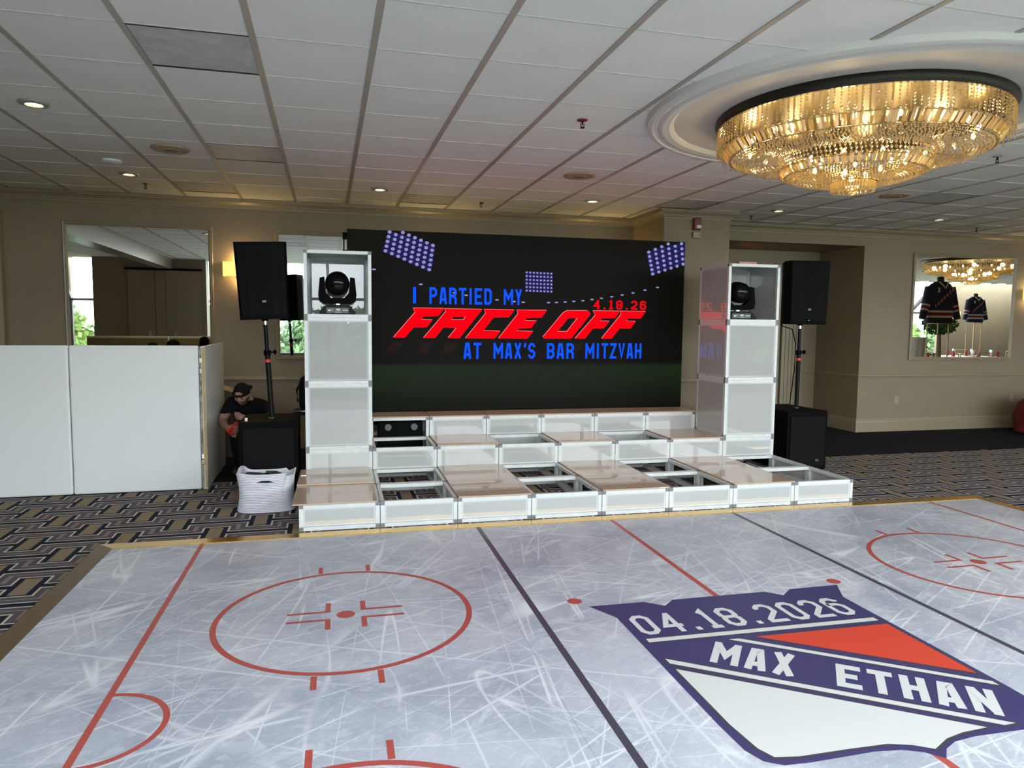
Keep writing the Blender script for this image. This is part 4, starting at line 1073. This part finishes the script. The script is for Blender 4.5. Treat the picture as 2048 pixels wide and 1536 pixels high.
# ================================================================== BANQUET END OF THE ROOM (seen in the right-hand mirror)
M_jersey = mat('navy_jersey', (.010,.011,.035), .8); M_jred = mat('jersey_red', (.16,.012,.018), .8); M_jwhite = mat('jersey_white', (.6,.58,.56), .8)
M_man = mat('black_mannequin', (.01,.01,.01), .5); M_goldp = mat('gold_painted_wood', (.35,.22,.08), .4, .3)
M_napkin = mat('red_napkin', (.30,.01,.02), .8); M_leaf = mat('green_leaves', (.025,.11,.035), .6, var=.4, vs=20); M_bark = mat('grey_bark', (.20,.17,.12), .9)
def stripes(z): return 1 if .14 < z < .20 else (2 if .10 < z < .235 else 0)
def jersey(loc, s, label, letter):
    t = thing('jersey_display', label, 'jersey', loc, group='jerseys on tall stands')
    lv = [(0,.285,.13),(.05,.285,.13),(.10,.283,.13),(.14,.282,.13),(.20,.28,.13),(.235,.278,.13),(.40,.275,.135),(.55,.285,.13),(.66,.27,.11),(.73,.20,.09),(.775,.11,.075)]
    mb = MB(); n = 24; v = []
    for z, w, d in lv:
        for k in range(n):
            a = 2*PI*k/n; c, q = math.cos(a), math.sin(a); v.append((math.copysign(abs(c)**.75, c)*w*s, math.copysign(abs(q)**.75, q)*d*s, z*s))
    for i in range(len(lv)-1):
        m = stripes((lv[i][0]+lv[i+1][0])/2)
        mb.add([v[i*n+k] for k in range(n)]+[v[(i+1)*n+k] for k in range(n)], [(k, (k+1)%n, n+(k+1)%n, n+k) for k in range(n)], m)
    obj('torso', mb, [M_jersey, M_jred, M_jwhite], t, True)
    for sx in (-1,1):
        mb = MB(); a, b2 = Vector((sx*.22,0,.66))*s, Vector((sx*.405,.03,.08))*s
        for u0, u1, m in ((0,.55,0),(.55,.60,2),(.60,.70,1),(.70,.75,2),(.75,1,0)):
            mb.tube([a+(b2-a)*u0, a+(b2-a)*u1], [(.10-.04*u0)*s, (.10-.04*u1)*s], 14, m)
        obj('sleeve', mb, [M_jersey, M_jred, M_jwhite], t, True)
    obj('collar', MB().tube([(-.10*s,.085*s,.765*s),(0,.13*s,.655*s),(.10*s,.085*s,.765*s)], .014*s, 8), M_jwhite, t)
    obj('neck', MB().lathe([(.075*s,.72*s),(.06*s,.80*s),(.062*s,.85*s),(.05*s,.87*s),(.001,.875*s)], 18), M_man, t, True)
    mb = MB(); tx = 'RANGERS'
    for k, ch in enumerate(tx):
        u, vz = (-.19+k*.062)*s, (.60-k*.052)*s
        word(mb, ch, lambda a_, b_, u=u, vz=vz: (-(u+a_), .138*s-.0*a_, vz+b_), 0, .05*s, 0, .062*s, .28)
    obj('chest_lettering', mb, mat('jersey_letter_pink', (.45,.16,.13), .8), t)
    obj('chest_letter', word(MB(), letter, lambda a_, b_: (-(.13*s+a_), .136*s, .57*s+b_), 0, .06*s, 0, .085*s, .25), M_jwhite, t)
    return t
def stand(loc, h, label):
    t = thing('centrepiece_stand', label, 'stand', loc, group='tall gold centrepiece stands')
    w = .13
    for x in (-w,w):
        for y in (-w,w): obj('post', MB().box(x-.008,x+.008,y-.008,y+.008,0,h), M_goldp, t)
    for z in (0.0, h-.016):
        obj('hoop', MB().box(-w,w,-w-.008,-w+.008,z,z+.016).box(-w,w,w-.008,w+.008,z,z+.016).box(-w-.008,-w+.008,-w,w,z,z+.016).box(w-.008,w+.008,-w,w,z,z+.016), M_goldp, t)
    obj('top_plate', MB().box(-w,w,-w,w,h-.004,h), M_goldp, t)
cloth_me = None
def banquet_table(x, y, label, r=.85):
    t = thing('banquet_table', label, 'table', (x, y, 0), group='round banquet tables')
    pr = [(.001,.76),(r,.76),(r+.012,.745),(r+.02,.4),(r+.05,.004)]
    mb = MB().lathe(pr, 48); mb.v = [(a*(1+.03*math.sin(9*math.atan2(b_,a))*(1 if z < .74 else 0)*(1-z/.76)), b_*(1+.03*math.sin(9*math.atan2(b_,a))*(1 if z < .74 else 0)*(1-z/.76)), z) for a, b_, z in mb.v]
    obj('cloth', mb, M_linen, t, True); obj('pedestal', MB().lathe([(.3,0),(.05,.03),(.05,.74)], 16), M_black, t)
    return t
def chair():
    t = thing('chiavari_chair', 'x', 'chair', group='gold chiavari chairs')
    for x in (-.18,.18):
        obj('leg', MB().tube([(x,-.18,0),(x,-.17,.44)], .013, 8), M_goldp, t); obj('leg', MB().tube([(x,.20,0),(x,.18,.45),(x,.23,.92)], .013, 8), M_goldp, t)
    obj('seat', MB().bevbox(-.20,.20,-.20,.20,.44,.475,.012), M_linen, t)
    for z, y in ((.915,.23),(.80,.222),(.56,.19)): obj('back_rail', MB().tube([(-.18,y,z),(.18,y,z)], .010, 8), M_goldp, t)
    for k in range(5): obj('spindle', MB().tube([(-.12+k*.06,.222,.80),(-.12+k*.06,.19,.56)], .007, 6), M_goldp, t)
    for z in (.12,.22): obj('stretcher', MB().tube([(-.18,-.175,z),(-.18,.195,z)], .008, 6).tube([(.18,-.175,z),(.18,.195,z)], .008, 6), M_goldp, t)
    return t
gl_me = MB().lathe([(.032,0),(.032,.003),(.004,.006),(.004,.09),(.03,.13),(.036,.17),(.030,.21)], 14).mesh('wine_glass', mat('clear_glassware',(.75,.80,.80),.05,spec=1,coat=1), True)
nk_me = MB().prism([(-.05,0),(.05,0),(.02,.14),(0,.17),(-.02,.14)], lambda u, v, w: (u, w, v), -.025, .025).mesh('folded_napkin', M_napkin)
TB = [(12.1,.9,'nearest'), (15.4,-3.6,'second'), (18.9,-4.6,'farthest'), (21.7,-3.6,'rightmost')]
first = chair()
k0 = 0
for ti, (x, y, w) in enumerate(TB):
    banquet_table(x, y, 'round white-clothed banquet table, %s one seen in the right-hand mirror' % w)
    for k in range(6):
        a = .3+k*PI/3+ti*.4
        c = first if k0 == 0 else copy_tree(first); k0 += 1
        c.location = (x+1.16*math.cos(a), y+1.16*math.sin(a), 0); c.rotation_euler = (0,0,a-PI/2)
        c['label'] = 'gold chiavari chair at the %s banquet table seen in the right-hand mirror' % w
        c['group'] = 'gold chiavari chairs at the %s table' % w
        a2 = a
        put('wine_glass', gl_me, None, (x+.55*math.cos(a2+.2), y+.55*math.sin(a2+.2), .761), label='clear wine glass on the %s banquet table in the mirror' % w, cat='glass', group='wine glasses on the %s table' % w)
        put('folded_napkin', nk_me, None, (x+.66*math.cos(a2), y+.66*math.sin(a2), .761), (0,0,a2+PI/2), label='red folded napkin on the %s banquet table in the mirror' % w, cat='napkin', group='red napkins on the %s table' % w)
stand((12.1,.9,.762), .93, 'tall gold stand under the larger jersey in the mirror')
stand((18.9,-4.6,.762), 1.02, 'tall gold stand under the smaller jersey in the mirror')
jersey((12.1,.9,1.693), 1.06, 'larger navy hockey jersey on a stand reflected in the right-hand mirror', 'K')
jersey((18.9,-4.6,1.783), .97, 'smaller navy hockey jersey on a stand reflected in the right-hand mirror', 'A')
t = thing('draped_pedestal', 'tall pedestal draped in white cloth, at the left edge of the right-hand mirror', 'pedestal', (13.5,-1.2,0))
mb = MB().lathe([(.001,1.38),(.26,1.38),(.27,1.36),(.24,.8),(.32,.004)], 40); mb.v = [(a*(1+.04*math.sin(10*math.atan2(b_,a))), b_*(1+.04*math.sin(10*math.atan2(b_,a))), z) for a, b_, z in mb.v]
obj('cloth', mb, M_linen, t, True); obj('post', MB().tube([(0,0,0),(0,0,1.36)], .04), M_black, t)
def leafy(mb, c, R, n, s, rnd):
    for k in range(n):
        u = Vector((rnd.gauss(0,1), rnd.gauss(0,1), rnd.gauss(0,1))).normalized()*rnd.random()**.4
        p = Vector(c)+Vector((u.x*R[0], u.y*R[1], u.z*R[2])); a = Vector((rnd.gauss(0,1), rnd.gauss(0,1), rnd.gauss(0,1))).normalized(); b_ = a.orthogonal().normalized()
        mb.add([p-a*s, p+b_*s*.45, p+a*s, p-b_*s*.45], [(0,1,2,3)])
    return mb
t = thing('ficus_tree', 'small green ficus tree reflected in the right-hand mirror', 'tree', (14.15,-1.45+.1,0.0))
t.location = (13.55, .05-.55, 0)
obj('trunk', MB().tube([(0,0,.26),(.03,0,.8),(-.02,.02,1.5)], [.05,.045,.03], 10), M_bark, t, True)
obj('crown', leafy(MB(), (0,0,1.68), (.36,.36,.24), 700, .05, random.Random(2)), M_leaf, t)
obj('pot', MB().lathe([(.001,0),(.16,0),(.21,.30),(.19,.30),(.17,.26),(.001,.26)], 24), M_bark, t, True)

# ---- trees beyond the rear glazing
rnd = random.Random(21)
M_leaf2 = mat('spring_green_foliage', (.16,.25,.06), .8, var=.35, vs=1.2); M_leaf3 = mat('dark_green_foliage', (.085,.16,.06), .8, var=.4, vs=1.2)
obj('lawn', MB().box(-60, 70, -90, YREAR-1.5, -5.2, -5.0), mat('grass',(.10,.17,.05),.9,var=.2,vs=.4), None, label='grass slope outside below the rear windows', cat='lawn', kind='structure')
cr_me = []
for k in range(3):
    r2 = random.Random(40+k); mb = MB()
    leafy(mb, (0,0,0), (2.4,2.4,2.2), 5200, .20, r2)
    cr_me.append(mb.mesh('crown', [M_leaf2, M_leaf3, M_leaf2][k]))
tk_me = MB().tube([(0,0,0),(.1,0,2.5),(0,.1,5.4)], [.22,.17,.08], 10).mesh('trunk', M_bark)
for k in range(12):
    x = -21+k*5.3+rnd.uniform(-.1,.1); y = -17-(k % 2)*.8; s = rnd.uniform(.98,1.06)
    t = thing('garden_tree', 'leafy green tree outside the rear windows, glimpsed in the wall mirrors', 'tree', (x, y, -5), group='trees outside the rear windows'); t.scale = (s,s,s)
    put('trunk', tk_me, t); put('crown', cr_me[k % 3], t, (0,0,5.0))

# ================================================================== CROUCHING MAN
M_skin = mat('skin', (.31,.175,.12), .55, var=.06, vs=20); M_beard = mat('dark_stubble', (.10,.055,.035), .8); M_shirt = mat('black_tshirt', (.006,.006,.007), .95, spec=.1)
M_pants = mat('black_trousers', (.007,.007,.008), .95, spec=.1); M_shoe = mat('dark_shoe', (.02,.02,.02), .6); M_lip = mat('lips', (.35,.14,.11), .5); M_eye = mat('dark_eye', (.02,.015,.012), .3)
man = thing('person', 'man crouching behind the left subwoofer in a backwards black cap and black t-shirt', 'person', (0,0,0))
V, Ed, Rd = [], [], []
def jt(p, r, parent=None):
    V.append(p); Rd.append(r if isinstance(r, tuple) else (r, r)); i = len(V)-1
    if parent is not None: Ed.append((parent, i))
    return i
pel = jt((-.47,2.70,.34), (.155,.12)); wai = jt((-.50,2.62,.46), (.145,.115), pel); che = jt((-.555,2.49,.60), (.165,.125), wai)
upc = jt((-.585,2.42,.70), (.135,.10), che); nk1 = jt((-.605,2.355,.755), .060, upc); nk2 = jt((-.618,2.30,.80), .055, nk1)
# his right arm (at left in view): down to the elbow and forward, hand holding the phone
s1 = jt((-.74,2.41,.725), .072, upc); e0 = jt((-.80,2.36,.655), .060, s1); e1 = jt((-.835,2.30,.565), .046, e0); f1 = jt((-.80,2.21,.525), .042, e1); w1 = jt((-.755,2.13,.505), .029, f1); p1 = jt((-.735,2.095,.50), (.036,.022), w1)
# his left arm: elbow on the knee, hand raised under the chin
s2 = jt((-.43,2.45,.70), .072, upc); g0 = jt((-.375,2.37,.635), .060, s2); g1 = jt((-.375,2.27,.56), .047, g0); h1 = jt((-.49,2.185,.575), .041, g1); w2 = jt((-.585,2.14,.60), .029, h1); p2 = jt((-.630,2.125,.612), (.034,.022), w2)
for hx, kx in ((-.57,-.70), (-.37,-.30)):
    h = jt((hx,2.64,.30), .105, pel); k1 = jt((hx*.5+kx*.5,2.42,.37), .090, h); k = jt((kx,2.20,.42), .070, k1); c = jt((kx+.01,2.30,.22), .058, k); a = jt((kx+.01,2.38,.08), .042, c); t_ = jt((kx,2.28,.045), (.042,.034), a); jt((kx-.005,2.19,.035), (.038,.025), t_)
def fingers(palm, base, fwd_, side, curl, lens, spread=.019):
    base = Vector(base); fwd_ = Vector(fwd_).normalized(); side = Vector(side).normalized(); curl = Vector(curl).normalized()
    for q, L in enumerate(lens):
        p = base+fwd_*.028+side*(q-1.5)*spread
        i = jt(tuple(p), .0088, palm); p = p+fwd_*L*.45+curl*L*.12; i = jt(tuple(p), .0082, i); p = p+fwd_*L*.18+curl*L*.38; i = jt(tuple(p), .0075, i); p = p-fwd_*L*.10+curl*L*.28; jt(tuple(p), .0066, i)
    p = base-fwd_*.005+side*-.034; i = jt(tuple(p), .0105, palm); p = p+fwd_*.03+curl*.016-side*.008; i = jt(tuple(p), .0095, i); p = p+fwd_*.024+curl*.018+side*.010; jt(tuple(p), .008, i)
fingers(p1, V[p1], (.62,-.70,.05), (.10,.15,-1), (.75,.62,0), (.072,.080,.075,.060))
fingers(p2, V[p2], (-.80,-.15,.25), (.20,-.30,-.9), (.30,.85,.1), (.066,.074,.070,.056))
me = bpy.data.meshes.new('body_skeleton'); me.from_pydata(V, Ed, []); tmp = bpy.data.objects.new('body_skeleton', me); COL.objects.link(tmp)
sk = tmp.modifiers.new('skin', 'SKIN'); sk.use_smooth_shade = True
for i, q in enumerate(me.skin_vertices[0].data): q.radius = Rd[i]; q.use_root = (i == pel)
sb = tmp.modifiers.new('sub', 'SUBSURF'); sb.levels = 2; sb.render_levels = 2
dg_ = bpy.context.evaluated_depsgraph_get(); dg_.update(); bodyme = bpy.data.meshes.new_from_object(tmp.evaluated_get(dg_))
bpy.data.objects.remove(tmp)
mb = MB()
def near(p, a, b):
    a, b = Vector(a), Vector(b); t = max(0, min(1, (p-a).dot(b-a)/max(1e-9, (b-a).length_squared))); return (p-(a+(b-a)*t)).length
for pl in bodyme.polygons:
    c = pl.center; m = 1
    if c.z < .075: m = 3
    elif any(near(c, V[a], V[b]) < rr for a, b, rr in ((e1,f1,.075),(f1,w1,.07),(g1,h1,.075),(h1,w2,.07),(p1,p1,.13),(p2,p2,.12))) : m = 0
    elif near(c, V[e0], V[e1]) < .075 and c.z < .64 and c.x < -.75: m = 0
    elif near(c, V[g0], V[g1]) < .075 and c.z < .61 and c.x > -.46 and c.y < 2.36: m = 0
    elif near(c, V[nk1], V[nk2]) < .075 and c.z > .765: m = 0
    elif c.z < .44 and (c.y < 2.52 or c.z < .36): m = 2
    mb.f.append(tuple(pl.vertices)); mb.m.append(m)
mb.v = [tuple(q.co) for q in bodyme.vertices]
# head, sculpted from a sphere: front is -y
bm = bmesh.new(); bmesh.ops.create_icosphere(bm, subdivisions=4, radius=1)
HR = Matrix.Translation((-.628,2.235,.838)) @ Matrix.Rotation(-.30, 4, 'Z') @ Matrix.Rotation(.42, 4, 'X')
def ga(p, c, s): return math.exp(-((p-Vector(c)).length/s)**2)
hv = []; hd = []
for q in bm.verts:
    d = q.co.copy(); p = Vector((d.x*.074, d.y*.094, d.z*.114))
    if d.z < 0: k = 1-.30*(-d.z)**1.6; p.x *= k; p.y = p.y*(1-.12*(-d.z)) - (.010*(-d.z) if d.y < 0 else 0)
    p.y -= .030*ga(d, (0,-.97,-.16), .15)+.014*ga(d, (0,-1,.06), .12)          # nose tip and bridge
    p.y -= .010*ga(d, (0,-.72,-.70), .24)                                        # chin
    for sx in (-1,1):
        p.y += .011*ga(d, (sx*.38,-.92,.06), .17)                                # eye sockets
        p.y -= .005*ga(d, (sx*.36,-.90,.22), .16)                                # brow
        p += Vector((sx*.004,-.004,0))*ga(d, (sx*.60,-.78,-.12), .22)            # cheeks
    p.y -= .006*ga(d, (0,-.90,-.46), .16)                                        # lips
    hv.append(p); hd.append(d)
o0 = len(mb.v); mb.v += [tuple(HR @ p) for p in hv]
for f in bm.faces:
    d = sum((hd[v.index] for v in f.verts), Vector())/3; m = 0
    if d.z < -.30 and d.y < .15: m = 4
    if d.z < -.12 and abs(d.x) > .66 and d.y < .05: m = 4
    if abs(d.x) < .30 and -.36 < d.z < -.29 and d.y < -.7: m = 4
    if abs(d.x) < .20 and -.50 < d.z < -.40 and d.y < -.6: m = 5
    for sx in (-1,1):
        if (d-Vector((sx*.36,-.92,.05))).length < .10: m = 6
        if abs(d.x-sx*.36) < .18 and .17 < d.z < .23 and d.y < -.7: m = 4
    mb.f.append(tuple(o0+v.index for v in f.verts)); mb.m.append(m)
bm.free()
for sx in (-1,1):                                                                 # ears
    k = len(mb.v); mb.sphere((0,0,0), 1, 12, 8); mb.v[k:] = [tuple(HR @ Vector((sx*(.074+.006*v[0]), .004+.018*v[1], -.008+.031*v[2]))) for v in mb.v[k:]]
body = obj('body', mb, [M_skin, M_shirt, M_pants, M_shoe, M_beard, M_lip, M_eye], man, True)
# backwards cap: crown with the strap opening over the forehead, strap, bill behind
cp = MB(); nu, nv = 32, 10; idx = {}
for j in range(nv+1):
    e = (PI/2)*(j/nv)*.985+.10*(1-j/nv)
    for i in range(nu):
        a = 2*PI*i/nu; d = Vector((math.cos(a)*math.cos(e), math.sin(a)*math.cos(e), math.sin(e)))
        cp.v.append(tuple(HR @ Vector((d.x*.083, d.y*.103+.002, .020+d.z*.106)))); idx[i,j] = d
for j in range(nv):
    for i in range(nu):
        d = (idx[i,j]+idx[(i+1)%nu,j+1])/2
        if d.y < -.3 and ((d.x/.50)**2+((d.z-.16)/.40)**2) < 1 and d.z > .2: continue    # opening
        cp.f.append((j*nu+i, j*nu+(i+1)%nu, (j+1)*nu+(i+1)%nu, (j+1)*nu+i)); cp.m.append(0)
cap = obj('cap', cp, M_cloth, man, True)
obj('strap', MB().tube([HR @ Vector((.084*math.cos(a), .104*math.sin(a)+.002, .030)) for a in [PI+PI*k/14 for k in range(15)]], .009, 6), M_cloth, cap)
bl = MB(); n = 12; vv = []
for i in range(n+1):
    a = .5+(PI-1.0)*i/n
    vv += [tuple(HR @ Vector((.082*math.cos(a), .102*math.sin(a), .03))), tuple(HR @ Vector((.080*math.cos(a), .060+.125*math.sin(a), .012)))]
bl.add(vv, [(2*i, 2*i+2, 2*i+3, 2*i+1) for i in range(n)]); obj('bill', bl, M_cloth, cap)
obj('phone', MB().bevbox(-.038,.038,-.005,.005,-.07,.07,.004), mat('red_phone_case',(.55,.03,.02),.4), None, loc=(-.695,2.062,.512), rot=(.35,.75,.55), label='red phone held in the crouching man\'s hand', cat='phone')
